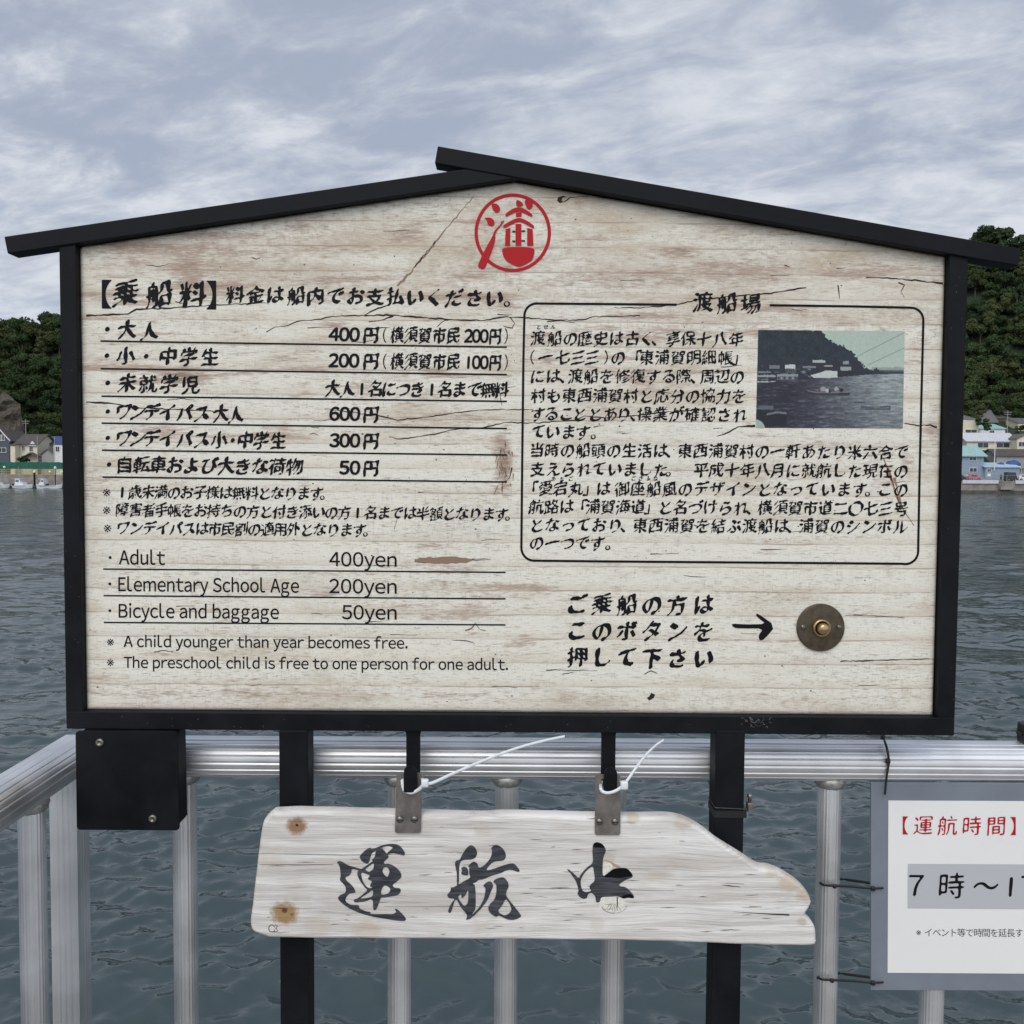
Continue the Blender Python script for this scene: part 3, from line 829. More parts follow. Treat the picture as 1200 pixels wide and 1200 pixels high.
for (px, py) in ((5, 547.5), (58.5, 553), (72.5, 553.5)):
    p = at(px, py, 202.4); t = thing('marker_buoy', 'round yellow marker float on the fence at picture column %d' % px if False else {5: 'bright yellow round float above the fence at the far left', 58: 'round yellow float on the fence left of the white house', 72: 'pale yellow float beside the black sign post'}[int(px)], 'float', p)
    bm = bmesh.new(); bmesh.ops.create_icosphere(bm, subdivisions=2, radius=.27); bmesh.ops.translate(bm, verts=bm.verts, vec=p); obj('float_body', bm, M['lampw'], t, True)
    obj('stem', box(p.x-.03, p.x+.03, 202.38, 202.44, 2.7, p.z-.2), M['greywall'], t)

# floating dock, piles and boats
zt = at(30, 569.3, 198).z
t = thing('floating_dock', 'low grey floating dock under the moored motorboats', 'dock', (-103, 198, 0))
obj('deck', box(at(-60, 570, 198).x, at(100, 570, 198).x, 197.2, 199.4, zt-.12, zt), M['greyroof'], t)
for i in range(26):
    x = at(-60, 570, 198).x+1.2*i; obj('float', box(x-.45, x+.45, 197.3, 199.3, -.3, zt-.13), M['concrete_dark'], t)
for (px, top, lab) in ((40.3, 551.5, 'black mooring pile with a white cap between the boats'), (64.6, 547, 'thin mooring pile right of the last boat')):
    p = at(px, top, 199.7); q = at(px, 569, 199.7); t = thing('mooring_pile', lab, 'pile', (p.x, 199.7, 0))
    obj('pile', tube([(p.x, 199.7, -1), (p.x, 199.7, p.z-.35)], .20 if px < 50 else .1), M['black'], t); obj('cap', lathe([(.2, -.45), (.26, -.35), (.26, -.1), (.12, .08), (0, .1)], (p.x, 199.7, p.z), n=12), M['white'], t)
M['hull'] = mat('white_gelcoat', (.74, .75, .76), .3, vary=.04)
M['hullband'] = mat('blue_hull_band', (.05, .09, .17), .4)
def motorboat(px0, px1, D, lab, cabin=True, flip=1):
    a, b_ = at(px0, 567.5, D), at(px1, 567.5, D); L = b_.x-a.x; cx = (a.x+b_.x)/2
    t = thing('motorboat', lab, 'boat', (cx, D, 0), 'motorboats moored on the left bank')
    bm = bmesh.new(); secs = []
    for u, hw, zk, zs in ((-.5, .30, .0, .62), (-.2, .34, -.12, .62), (.15, .33, -.14, .70), (.38, .20, -.05, .84), (.5, .015, .35, .98)):
        x = cx+flip*u*L; w_ = hw*L*.8 if L < 5 else hw*4.2
        secs.append([bm.verts.new(p) for p in ((x, D-w_, zs), (x, D-w_*.8, zk+.12), (x, D, zk-.15), (x, D+w_*.8, zk+.12), (x, D+w_, zs))])
    for i in range(4):
        for k in range(4): bm.faces.new((secs[i][k], secs[i+1][k], secs[i+1][k+1], secs[i][k+1]))
        bm.faces.new((secs[i][4], secs[i+1][4], secs[i+1][0], secs[i][0]))
    bm.faces.new(secs[0]); bm.faces.new(secs[-1]); bmesh.ops.recalc_face_normals(bm, faces=bm.faces)
    hl = obj('hull', bm, M['hull'], t)
    obj('rub_rail', box(cx-L*.46, cx+L*.28, D-1.5, D-1.42, .50, .58), M['hullband'], hl)
    if cabin:
        c0 = cx-flip*.12*L; bm = bmesh.new()
        pts = [(c0-flip*.24*L, .62), (c0+flip*.26*L, .70), (c0+flip*.18*L, 1.25), (c0+flip*.07*L, 1.30), (c0+flip*.02*L, 1.95), (c0-flip*.20*L, 1.95)]
        add_prism(bm, [Vector((x, D-.85, z)) for x, z in pts], (0, 1.7, 0)); cb = obj('cabin', bm, M['hull'], t)
        obj('window', box(min(c0-flip*.18*L, c0-flip*.01*L), max(c0-flip*.18*L, c0-flip*.01*L), D-.87, D+.87, 1.38, 1.72), M['glass'], cb)
        obj('roof', box(c0-.24*L, c0+.08*L, D-.95, D+.95, 1.96, 2.06), M['hull'], cb)
    obj('windscreen' if not cabin else 'mast', tube([(cx, D, .7), (cx, D, 1.5 if not cabin else 2.9)], .04), M['greywall'], t)
    om = obj('outboard_motor', box(cx-flip*.56*L-.12, cx-flip*.56*L+.14, D-.2, D+.2, .2, 1.0, .05), M['tie_black'], t)
motorboat(-14, 11, 195.6, 'white motorboat cut off by the left frame edge')
motorboat(16.5, 38, 195.4, 'white cabin motorboat nearest the left frame edge in full view', True)
motorboat(42.5, 55.5, 196, 'small white boat right of the black mooring pile', True, -1)
motorboat(55.5, 72.5, 195.8, 'open white skiff beside the black sign post', False)

# right quay: fence, cars, people, parapet block
t = thing('quay_fence', 'thin grey post fence along the right quay', 'fence', (105, 203.4, 2.7))
zt = at(1160, 556.5, 203.4).z
for px in range(1110, 1262, 14):
    x = at(px, 560, 203.4).x; obj('post', box(x-.04, x+.04, 203.4, 203.48, 2.5, zt), M['greywall'], t)
obj('rail', box(at(1110, 560, 203.4).x, at(1260, 560, 203.4).x, 203.36, 203.40, zt-.10, zt-.04), M['greywall'], t)
p, q = at(1173, 564, 202), at(1190, 572.5, 202)
tag(obj('parapet_block', px_prism([(1175, 564), (1188.5, 564), (1188.5, 574), (1172.5, 574), (1173, 570)], 200.9, 202.15, .04), M['concrete'], loc=(p.x, 201.5, 1)), 'pale concrete block on the right sea wall', 'concrete block')
tag(obj('parapet', box(at(1128, 566, 202).x, at(1170, 566, 202).x, 201.9, 202.15, 2.2, 2.95), M['whiteroof'], loc=(110, 202, 2.2)), 'low pale concrete parapet on the right quay left of the block', 'parapet', 'pale quay parapets')
tag(obj('parapet', box(at(1190, 566, 202).x, at(1240, 566, 202).x, 201.9, 202.15, 2.2, 2.95), M['whiteroof'], loc=(120, 202, 2.2)), 'low pale concrete parapet on the right quay right of the block', 'parapet', 'pale quay parapets')
M['pinkcar'] = mat('dusty_pink_paint', (.40, .15, .17), .3, coat=.4)
M['darkcar'] = mat('dark_teal_paint', (.012, .022, .024), .3, coat=.4)
M['whitecar'] = mat('white_car_paint', (.66, .66, .66), .3, coat=.4)
M['tyre'] = mat('tyre_rubber', (.015, .015, .015), .8)
def car(px0, px1, D, lab, paint, prof, name='parked_car', cat='car'):
    a, b_ = at(px0, 563, D), at(px1, 563, D); L = b_.x-a.x; z0 = 2.72; cx = (a.x+b_.x)/2
    t = thing(name, lab, cat, (cx, D, z0), 'vehicles parked on the right quay')
    bm = bmesh.new(); add_prism(bm, [Vector((a.x+u*L, D-.8, z0+z)) for u, z in prof['body']], (0, 1.6, 0)); bevel(bm, .07); obj('body', bm, M[paint], t)
    bm = bmesh.new(); add_prism(bm, [Vector((a.x+u*L, D-.74, z0+z)) for u, z in prof['cab']], (0, 1.48, 0)); bevel(bm, .05); cb = obj('cabin', bm, M[paint], t)
    for u0, u1, za, zb in prof['win']: obj('window', box(a.x+u0*L, a.x+u1*L, D-.77, D+.77, z0+za, z0+zb, .02), M['glass'], cb)
    for u in (.18, .80):
        for s in (-1, 1):
            wh = obj('wheel', lathe([(.30, -.09), (.30, .09)], (a.x+u*L, D+s*.74, z0+.30), 'Y', 16), M['tyre'], t)
            obj('rim', lathe([(.17, -.10), (.17, .10)], (a.x+u*L, D+s*.74, z0+.30), 'Y', 12), M['steel'], wh)
    obj('headlight', box(b_.x-.12, b_.x+.02, D-.72, D-.45, z0+.62, z0+.74), M['lampw'], t)
hatch = dict(body=[(0, .25), (1, .25), (1, .7), (.86, .86), (.05, .92), (0, .7)], cab=[(.04, .9), (.82, .85), (.62, 1.42), (.2, 1.45)], win=((.22, .40, .98, 1.32), (.44, .62, .98, 1.30)))
vanp = dict(body=[(0, .25), (1, .25), (1, .95), (.96, 1.05), (0, 1.05)], cab=[(0, 1.04), (.95, 1.04), (.84, 1.9), (.02, 1.95)], win=((.08, .36, 1.2, 1.7), (.45, .78, 1.2, 1.7)))
car(1133.5, 1148, 207, 'dusty pink hatchback parked before the light blue house', 'pinkcar', hatch)
car(1178, 1190, 206.5, 'dark van parked before the sky blue shed', 'darkcar', vanp, 'parked_van', 'van')
car(1191.5, 1208, 206.5, 'white car cut off by the right frame edge', 'whitecar', hatch)
car(1116, 1131, 208, 'dark car half hidden behind the right sign post', 'darkcar', hatch)
# signs / plates on the quay fence
for (px, lab, yy2) in ((1159, 'small white notice plate on the right quay fence', 556.5),):
    p = at(px, yy2, 203.3); tag(obj('notice_plate', box(p.x-.35, p.x+.35, 203.25, 203.3, p.z-.3, p.z+.3), M['white'], loc=p), lab, 'plate')

def person(px, py_feet, D, H, lab, top, legs, skin, lean=0.0):
    p = at(px, py_feet, D); z0 = max(p.z, 2.72); t = thing('person', lab, 'person', (p.x, D, z0))
    def chain(name, pts, rad, mt, parent):
        me = bpy.data.meshes.new(name)
        me.from_pydata([(x*H, y*H, z*H) for x, y, z in pts[0]], pts[1], [])
        o = bpy.data.objects.new(name, me); COL.objects.link(o); o.parent = parent
        md = o.modifiers.new('skin', 'SKIN'); 
        for v, r in zip(me.skin_vertices[0].data, rad): v.radius = (r*H, r*H)
        me.skin_vertices[0].data[0].use_root = True
        sub = o.modifiers.new('sub', 'SUBSURF'); sub.levels = sub.render_levels = 1
        me.materials.append(mt); return o
    body = ([(0, 0, .52), (0, 0, .66), (0, .0, .80), (0, 0, .86), (0, -.01, .93), (.055, 0, .50), (.06, -.01, .27), (.06, .01, .03), (.065, -.06, .015), (-.055, 0, .50), (-.065, .03, .27), (-.07, .05, .03), (-.075, -.01, .015), (.11, 0, .80), (.14, .01, .62), (.13, -.05, .48), (-.11, 0, .80), (-.14, .01, .62), (-.13, -.05, .48)],
            [(0, 1), (1, 2), (2, 3), (3, 4), (0, 5), (5, 6), (6, 7), (7, 8), (0, 9), (9, 10), (10, 11), (11, 12), (2, 13), (13, 14), (14, 15), (2, 16), (16, 17), (17, 18)])
    rad = [.075, .078, .085, .032, .062, .055, .038, .026, .022, .055, .038, .026, .022, .036, .027, .02, .036, .027, .02]
    b = chain('body', body, rad, skin, t)
    sh = ([(0, 0, .55), (0, 0, .66), (0, 0, .81), (.11, 0, .805), (.14, .01, .64), (-.11, 0, .805), (-.14, .01, .64)], [(0, 1), (1, 2), (2, 3), (3, 4), (2, 5), (5, 6)])
    chain('jacket', sh, [.088, .09, .096, .046, .036, .046, .036], top, b)
    tr = ([(0, 0, .53), (.055, 0, .50), (.06, -.01, .27), (.06, .01, .06), (-.055, 0, .50), (-.065, .03, .27), (-.07, .05, .06)], [(0, 1), (1, 2), (2, 3), (0, 4), (4, 5), (5, 6)])
    chain('trousers', tr, [.083, .063, .046, .036, .063, .046, .036], legs, b)
    hr = ([(0, .012, .93), (0, .006, .975)], [(0, 1)])
    chain('hair', hr, [.064, .052], M['tie_black'], b)
    return t
M['skin'] = mat('skin', (.42, .27, .19), .6)
M['cloth_dark'] = mat('dark_cloth', (.018, .018, .022), .85)
M['cloth_pale'] = mat('pale_cloth', (.55, .54, .54), .85)
M['cloth_grey'] = mat('grey_cloth', (.22, .22, .24), .85)
person(1172.8, 567.5, 203.9, 1.70, 'person in dark clothes standing on the right quay', M['cloth_dark'], M['cloth_dark'], M['skin'])
person(1132.5, 567.5, 203.9, 1.68, 'person in pale clothes standing near the pink car', M['cloth_pale'], M['cloth_grey'], M['skin'])

# ================================================================== RAILING
YF = 1.33            # front of the sign frame
YP = YF+.012         # face of the printed panel
YR = 1.42            # centre of the hand rail
ZT = (at(400, 867, YR-.005).z+at(1160, 869.5, YR-.005).z)/2; ZB = at(560, 909, YR).z-.002
XL = (80-600)*YR/F_PX
DECK = 3.35
def rail_profile():
    """fluted oval hand-rail section (u across, v up), ribs like the extrusion's"""
    n = 320; w_, h_ = .033, (ZT-ZB)/2; pts = []
    for k in range(n):
        a = 2*math.pi*k/n
        u = math.copysign(abs(math.cos(a))**.82, math.cos(a))*w_; v = math.copysign(abs(math.sin(a))**.88, math.sin(a))*h_
        g = max(0, math.cos(a*20))**4
        s = 1-.034*g
        pts.append((u*s, v*s))
    return pts
ZC = (ZT+ZB)/2
def rail_mesh(p0, p1, axis):
    bm = bmesh.new(); pr = rail_profile(); r0 = []; r1 = []
    for u, v in pr:
        if axis == 'x': r0.append(bm.verts.new((p0-u, YR+u, ZC+v))); r1.append(bm.verts.new((p1, YR+u, ZC+v)))
        else: r0.append(bm.verts.new((XL+u, p0, ZC+v))); r1.append(bm.verts.new((XL+u, p1-u, ZC+v)))
    n = len(pr)
    for i in range(n): bm.faces.new((r0[i], r0[(i+1) % n], r1[(i+1) % n], r1[i]))
    bm.faces.new(r0[::-1]); bm.faces.new(r1); bmesh.ops.recalc_face_normals(bm, faces=bm.faces)
    return bm
def baluster_bm(x, y, r=.0178):
    bm = bmesh.new(); n = 96; prof = [(r, DECK+.006), (r, ZB+.006)]
    return add_lathe(bm, prof, (x, y, 0), 'Z', n, .012, 24)
def weld_bm(x, y, r=.0178):
    return lathe([(r*1.02, -.010), (r*1.22, -.006), (r*1.34, .0), (r*1.25, .006), (r*.9, .010)], (x, y, ZB-.001), 'Z', 28, .035, 9)
def foot_bm(x, y): return lathe([(.034, 0), (.034, .008), (.024, .014), (.0185, .016)], (x, y, DECK), 'Z', 24)
rail = thing('railing', 'ribbed aluminium railing behind the sign along the waterside', 'railing', (0, YR, DECK))
obj('handrail', rail_mesh(XL+.0, 2.6, 'x'), M['alu'], rail, False)
bx0 = (212.5-600)*YR/F_PX; pitch = 127.9*YR/F_PX
def baluster(x, y, parent):
    b = obj('baluster', baluster_bm(x, y), M['alu'], parent)
    obj('weld_bead', weld_bm(x, y), M['weld'], b, True); obj('foot', foot_bm(x, y), M['alu'], b, True)
for k in range(19): baluster(bx0+k*pitch, YR, rail)
def fluted_square(x, y, s, z0, z1):
    bm = bmesh.new(); pts = []
    for side in range(4):
        for k in range(24):
            t = -1+2*k/24
            g = .03*max(0, math.cos(t*math.pi*4.5))**4 if abs(t) < .88 else 0
            c = 1-g
            q = (t, -c) if side == 0 else ((c, t) if side == 1 else ((-t, c) if side == 2 else (-c, -t)))
            pts.append(Vector((x+q[0]*s, y+q[1]*s, z0)))
    return add_prism(bm, pts, (0, 0, z1-z0))
obj('corner_post', fluted_square(XL-.006, YR, .0205, DECK, ZB+.012), M['alu'], rail)
side = thing('railing', 'ribbed aluminium side railing returning towards the viewer at the left', 'railing', (XL, .2, DECK))
obj('handrail', rail_mesh(-2.6, YR-.0004, 'y'), M['alu'], side)
for k in range(24): baluster(XL, 1.296-k*pitch, side)

# ================================================================== THE SIGN
sign = thing('fare_sign', 'black framed gabled ferry fare board with a pale wood print', 'signboard', (0, YF+.012, DECK))
YB = YF+.030
obj('frame_post', px_prism([(69.0, 287.4), (88.6, 284.6), (97.2, 836), (77.2, 836)], YF, YB, .0012), M['black'], sign)
obj('frame_post', px_prism([(1113.2, 296.6), (1134.8, 300.4), (1119, 842), (1099, 842)], YF, YB, .0012), M['black'], sign)
obj('frame_rail', px_prism([(77.2, 833.9), (1119, 841.4), (1118.3, 862.2), (77.8, 854.2)], YF-.0015, YB, .0012), M['black'], sign)
obj('roof_beam', px_prism([(4.6, 277.2), (547.6, 197.5), (608, 208.6), (8.6, 297.2)], YF-.003, YF+.027, .0013), M['black'], sign)
obj('roof_beam', px_prism([(513, 171), (1196.6, 291.2), (1193.6, 311.6), (509.4, 191.2)], YF-.0045, YF+.026, .0013), M['black'], sign)
# legs: run down in front of the railing to the deck
def leg(xa, xb, xc, xd):
    a, b_ = at(xa, 858, YF-.004), at(xb, 858, YF-.004)
    return box(a.x, b_.x, YF-.004, YF+.036, DECK, a.z, .0015)
for q in ((326.8, 360.6), (839.2, 873.4)):
    a, b_ = at(q[0], 856, YF-.004), at(q[1], 856, YF-.004)
    lg = obj('leg', box(a.x, b_.x, YF-.004, YF+.036, DECK+.006, (a.z+b_.z)/2, .0015), M['black'], sign)
    obj('base_plate', box(a.x-.03, b_.x+.03, YF-.03, YF+.062, DECK, DECK+.006), M['black'], lg)
# back sheet
obj('back_sheet', px_prism([(88, 292), (604, 207), (1112, 302), (1098, 845), (98, 838)], YP+.0045, YP+.0065), M['black'], sign)

# printed panel: a fine sheet so that stains can be painted where they are printed
PC = at(600, 560, YP)
def bary(px, py):  # picture -> panel metres
    p = at(px, py, YP); return p.x-PC.x, p.z-PC.z
def build_panel():
    L, Rr = at(97.0, 560, YP).x, at(1102.0, 560, YP).x
    Lt, Lb = at(92.8, 289.5, YP), at(101.2, 831.4, YP); Rt, Rb = at(1108.2, 300.5, YP), at(1095.7, 838.4, YP); A = at(602.5, 213.0, YP)
    nx, nz = 300, 190; us = np.linspace(0, 1, nx+1); vs = np.linspace(0, 1, nz+1)
    xs = np.sort(np.append(us[1:-1]*(Rt.x-Lt.x)+Lt.x, A.x)); xs = np.concatenate([[Lt.x], xs, [Rt.x]]); nx = len(xs)-1
    top = np.interp(xs, [Lt.x, A.x, Rt.x], [Lt.z, A.z, Rt.z]); bot = np.interp(xs, [Lb.x, Rb.x], [Lb.z, Rb.z])
    Xg = np.repeat(xs[:, None], nz+1, 1); Zg = bot[:, None]+(top-bot)[:, None]*vs[None, :]
    Yg = np.full_like(Xg, YP)
    # softly rounded-over rim
    ed = np.minimum(np.minimum(Xg-xs[0], xs[-1]-Xg), np.minimum(Zg-bot[:, None], top[:, None]-Zg))
    Yg += .0022*np.clip(1-ed/.0035, 0, 1)**2
    V = np.stack([Xg, Yg, Zg], -1).reshape(-1, 3); n = nz+1
    Fc = [(i*n+j, (i+1)*n+j, (i+1)*n+j+1, i*n+j+1) for i in range(nx) for j in range(nz)]
    # edge strip back to the sheet
    ring = [i*n for i in range(nx+1)]+[nx*n+j for j in range(1, nz+1)]+[i*n+nz for i in range(nx-1, -1, -1)]+[j for j in range(nz-1, 0, -1)]
    b0 = len(V); V = np.concatenate([V, V[ring]*[1, 0, 1]+[0, YP+.0044, 0]]); k = len(ring)
    Fc += [(ring[(q+1) % k], ring[q], b0+q, b0+(q+1) % k) for q in range(k)]
    o = obj('panel', ([tuple(v) for v in V], Fc), M['panel'], sign, True, loc=PC)
    # stain and warmth maps in picture coordinates
    s = 1.2e-3
    pxs = 600+(V[:, 0])/ (YP/F_PX); pys = 548.3-(V[:, 2]-CAMZ)/(YP/F_PX)
    stain = np.zeros(len(V)); warm = np.zeros(len(V))
    def blob(x, y, rx, ry, a): 
        return a*np.exp(-(((pxs-x)/rx)**2+((pys-y)/ry)**2))
    for b in ((222, 318, 18, 16, .8), (225, 345, 40, 18, .35), (150, 300, 60, 14, .25), (330, 300, 120, 10, .3), (590, 545, 9, 22, 1.1), (585, 520, 10, 12, .5),
              (793, 296, 28, 4, .9), (820, 318, 80, 9, .35), (700, 330, 120, 10, .35), (560, 350, 40, 9, .5), (350, 420, 60, 8, .3), (330, 510, 35, 10, .5),
              (160, 432, 60, 6, .2), (215, 440, 30, 8, .55), (195, 510, 30, 10, .45), (590, 360, 20, 10, .4), (745, 445, 20, 10, .6), (1020, 318, 70, 10, .35), (1090, 500, 14, 24, .4),
              (640, 440, 12, 50, .2), (500, 466, 60, 5, .25), (520, 490, 80, 7, .35), (880, 320, 40, 30, .25), (1060, 540, 9, 12, .5), (570, 690, 50, 5, .6), (620, 688, 30, 5, .4),
              (510, 722, 60, 7, .35), (560, 716, 40, 6, .3), (380, 695, 40, 6, .35), (150, 690, 40, 5, .3), (700, 700, 200, 5, .2), (615, 755, 30, 16, .3), (120, 800, 30, 6, .3),
              (560, 818, 160, 5, .3), (200, 818, 140, 5, .35), (1060, 780, 30, 5, .2), (1075, 400, 8, 40, .2), (480, 270, 30, 20, .3), (430, 330, 60, 8, .25), (900, 760, 60, 5, .2)):
        stain += blob(*b)
    warm += .27*np.clip((470-pys)/180, 0, 1)+.05
    for b in ((600, 300, 500, 60, .12), (230, 330, 100, 30, .2), (750, 460, 160, 60, .18), (880, 330, 200, 40, .15), (520, 490, 100, 20, .2), (330, 510, 90, 12, .2), (110, 640, 14, 160, .2),
              (600, 820, 600, 10, .30), (1085, 560, 16, 200, .12), (480, 725, 120, 10, .2), (640, 700, 260, 12, .14), (300, 760, 160, 14, .1), (660, 560, 200, 20, -.12), (300, 600, 220, 30, -.14), (900, 640, 200, 16, -.16), (420, 660, 60, 14, -.2)):
        warm += blob(*b)
    rg = np.random.default_rng(5)
    for _ in range(260):                                        # short worn streaks along the boards
        x, y = rg.uniform(100, 1100), rg.uniform(230, 832)
        stain += blob(x, y, rg.uniform(10, 60), rg.uniform(1.5, 5), rg.uniform(.1, .5)*(1.6 if y < 480 else .5))
    for nm, arr in (('stain', np.clip(stain, 0, 1.3)), ('warm', warm)):
        at_ = o.data.attributes.new(nm, 'FLOAT', 'POINT'); at_.data.foreach_set('value', arr.astype(np.float32))
    return o
panel = build_panel()

def onto(Yd): return lambda x, y: tuple(at(x, y, Yd))
INK = onto(YP-.0005)
# -- cracks and scratches of the wood print
acc = ([], []); br_ = ([], [])
def crack(pts, w0, w1, acc=acc, j=.7):
    p = np.array(pts, float); q = []
    for a, b in zip(p[:-1], p[1:]):
        n = max(2, int(np.linalg.norm(b-a)/3.5))
        for t in np.arange(n)/n: q.append(a+(b-a)*t+RNG.normal(0, j*.45, 2)*[.3, 1])
    q.append(p[-1]); q = np.array(q)
    wd_ = 1.25*np.linspace(w0, w1, len(q))*(.55+.9*np.abs(np.sin(np.linspace(0, len(q)*.35, len(q))+RNG.uniform(0, 6))))
    print_poly(acc, [stroke_poly(q, wd_)], onto(YP-.00025))
crack([(101, 370), (150, 368), (160, 362.5), (200, 361), (250, 357.5), (312, 355)], 1.5, .5)
crack([(312, 389), (322, 384), (335, 382), (350, 376), (377, 374), (386, 371), (427, 369.5), (436, 364), (450, 359), (458, 356)], .6, 1.0)
crack([(427, 369.5), (460, 369.5), (525, 374.5), (570, 375.5), (590, 371), (612, 372), (650, 375), (682, 375), (695, 371), (750, 370)], 1.3, .7)
crack([(461, 370), (450, 374.5), (432, 377)], 1.1, .5); crack([(525, 374.5), (517, 378), (512, 383)], 1, .4); crack([(598, 372), (603, 379), (600, 385)], 1.1, .5); crack([(600, 385), (590, 382)], .7, .4)
crack([(720, 360), (750, 361), (792, 357), (820, 351), (870, 346), (900, 344), (945, 337)], .6, 1.1)
crack([(1015, 325), (1050, 326.5), (1105, 332)], .7, 1.3); crack([(982, 334), (984, 350)], .9, .5); crack([(1053, 331), (1060, 334), (1056, 342), (1060, 349)], 1, .4)
crack([(101, 471), (130, 472.5), (157, 477.5), (212, 480), (250, 482)], 1.4, .6)
crack([(456, 511), (467, 514.5), (495, 511), (515, 507.5), (537, 502.5), (567, 501), (592, 495), (622, 496), (675, 492.5), (685, 487.5), (710, 490), (740, 487.5), (780, 482.5), (825, 480)], .8, .8)
crack([(840, 511), (855, 506), (865, 500), (885, 499)], .6, 1.7); crack([(1060, 496), (1075, 499), (1090, 498), (1098, 501)], .6, 1.3)
crack([(445, 487.5), (466, 492), (500, 489), (530, 484), (562, 480.5), (625, 479.5)], .9, .6); crack([(380, 479), (445, 487.5)], .5, .9)
crack([(585, 455), (588, 475)], .6, .3); crack([(600, 548), (597, 560), (588, 566)], .9, .4)
crack([(530, 750), (548, 751), (556, 754)], .6, .5); crack([(465, 610), (462, 620)], .6, .4); crack([(490, 577), (496, 577.5)], .9, .6)
crack([(985, 775), (1040, 773.5), (1098, 772)], 1.0, .6, j=.4); crack([(640, 785), (700, 786)], .7, .3)
crack([(845, 430), (870, 428)], .6, .3); crack([(1000, 720), (1060, 724)], .5, .4); crack([(755, 790), (763, 786), (770, 789)], .8, .5)
for _ in range(60):                                                   # short checks along the grain
    x, y = RNG.uniform(108, 1060), RNG.uniform(240, 822); L_ = RNG.uniform(6, 34)
    if y < 226+max(.150*(602-x), .173*(x+L_-602)): continue
    crack([(x, y), (x+L_*.5, y+RNG.normal(0, .8)), (x+L_, y+RNG.normal(0, 1.2))], RNG.uniform(.35, .8), .25, j=.4)
for _ in range(150):
    x, y = RNG.uniform(104, 1094), RNG.uniform(240, 828); r_ = RNG.uniform(.35, .95)
    if y < 222+max(.150*(602-x), .173*(x-602)): continue
    an = np.linspace(0, 6.28, 7)[:-1]; print_poly(acc, [np.stack([x+r_*1.5*np.cos(an)*RNG.uniform(.6, 1.2, 6), y+r_*np.sin(an)*RNG.uniform(.6, 1.2, 6)], 1)], onto(YP-.00022))
print_poly(acc, [np.array([(654, 231), (660, 229.5), (664, 230.5), (659, 232), (658, 235), (661, 237), (656, 238), (653, 235.5)])], onto(YP-.00025)); crack([(661, 237), (666, 233), (668, 231), (690, 230)], .9, .3)
print_poly(acc, [np.array([(758, 818), (761, 816), (763, 812), (768, 814), (766, 818), (761, 821)])], onto(YP-.00025))
crack([(555, 230), (530, 260), (505, 290), (480, 320), (465, 335)], .5, 1.8, br_, 1.6); crack([(510, 285), (486, 313)], 1.2, .8, br_, 1.8)
crack([(1036, 538), (1046, 565), (1054, 590), (1071, 616)], .8, .8, br_, .6); crack([(1040, 548), (1050, 580), (1058, 596)], 2.2, 1.2, br_, 1.2); crack([(1048, 560), (1056, 590)], 2.0, 1.0, br_, 1.2)
th_ = np.linspace(0, 2*math.pi, 40)[:-1]
print_poly(br_, [np.stack([520+34*np.cos(th_), 656.5+4.0*np.sin(th_)+RNG.normal(0, .5, 39)], 1)], onto(YP-.0003)); crack([(486, 657), (510, 658), (516, 657.5)], 3.0, 1.4, acc, .8); crack([(553, 655), (575, 655.5)], .8, .3)
for _ in range(26):
    x = RNG.uniform(492, 550); crack([(x, 655.5+RNG.normal(0, 1.4)), (x+RNG.uniform(2, 6), 656+RNG.normal(0, 1.4))], .8, .4, acc, .3)
crack([(545, 739), (552, 737), (557, 731), (562, 738), (569, 739)], 1.2, .8, br_, .8)
for _ in range(30):
    x, y = 590+RNG.normal(0, 5), 545+RNG.normal(0, 16); crack([(x, y), (x+RNG.normal(0, 2), y+RNG.uniform(4, 12))], 1.0, .5, br_, .8)
obj('printed_cracks', acc, M['crack'], panel); obj('printed_scratches', br_, M['crack_brown'], panel)

# -- emblem (ferry boat, oar and drops in a ring)
E = ([], []); EB = ([], [])
def ecrop(pts, o=(540, 220), s=1200/130): return np.array([(o[0]+x/s, o[1]+y/s) for x, y in pts])
a_ = np.linspace(0, 2*math.pi, 97)[:-1]
ring_o = np.stack([562+414*np.cos(a_), 487+425*np.sin(a_)], 1); ring_i = np.stack([562+378*np.cos(a_), 487+389*np.sin(a_)], 1)
print_poly(E, [ecrop(ring_o), ecrop(ring_i[::-1])], INK)
INK2 = onto(YP-.0009)
def chaikin(p, n=2):
    p = np.array(p, float)
    for _ in range(n):
        r = np.empty((2*len(p), 2)); nx_ = np.roll(p, -1, 0); r[0::2] = .78*p+.22*nx_; r[1::2] = .22*p+.78*nx_; p = r
    return p
for pl in ([(328, 175), (380, 168), (415, 195), (428, 235), (405, 270), (375, 270), (345, 235)], [(250, 325), (320, 320), (355, 345), (368, 380), (350, 415), (315, 415), (290, 390), (280, 350)],
           [(430, 358), (447, 366), (462, 350), (472, 362), (452, 388), (372, 488), (374, 570), (335, 690), (265, 870), (230, 884), (185, 858), (190, 820), (250, 690), (350, 510), (358, 470), (438, 388)],
           [(598, 128), (650, 145), (678, 180), (665, 200), (600, 205)], [(688, 145), (720, 112), (778, 150), (780, 205), (750, 238), (715, 225), (700, 180)],
           [(480, 282), (560, 226), (628, 205), (690, 226), (778, 287), (772, 320), (690, 277), (630, 255), (570, 272), (485, 318)],
           [(456, 405), (560, 345), (630, 322), (700, 345), (797, 410), (790, 446), (690, 387), (630, 365), (570, 387), (463, 442)],
           [(443, 640), (802, 640), (792, 730), (770, 790), (720, 820), (625, 862), (530, 817), (480, 782), (453, 720)]):
    print_poly(E, [ecrop(chaikin(pl))], INK2)
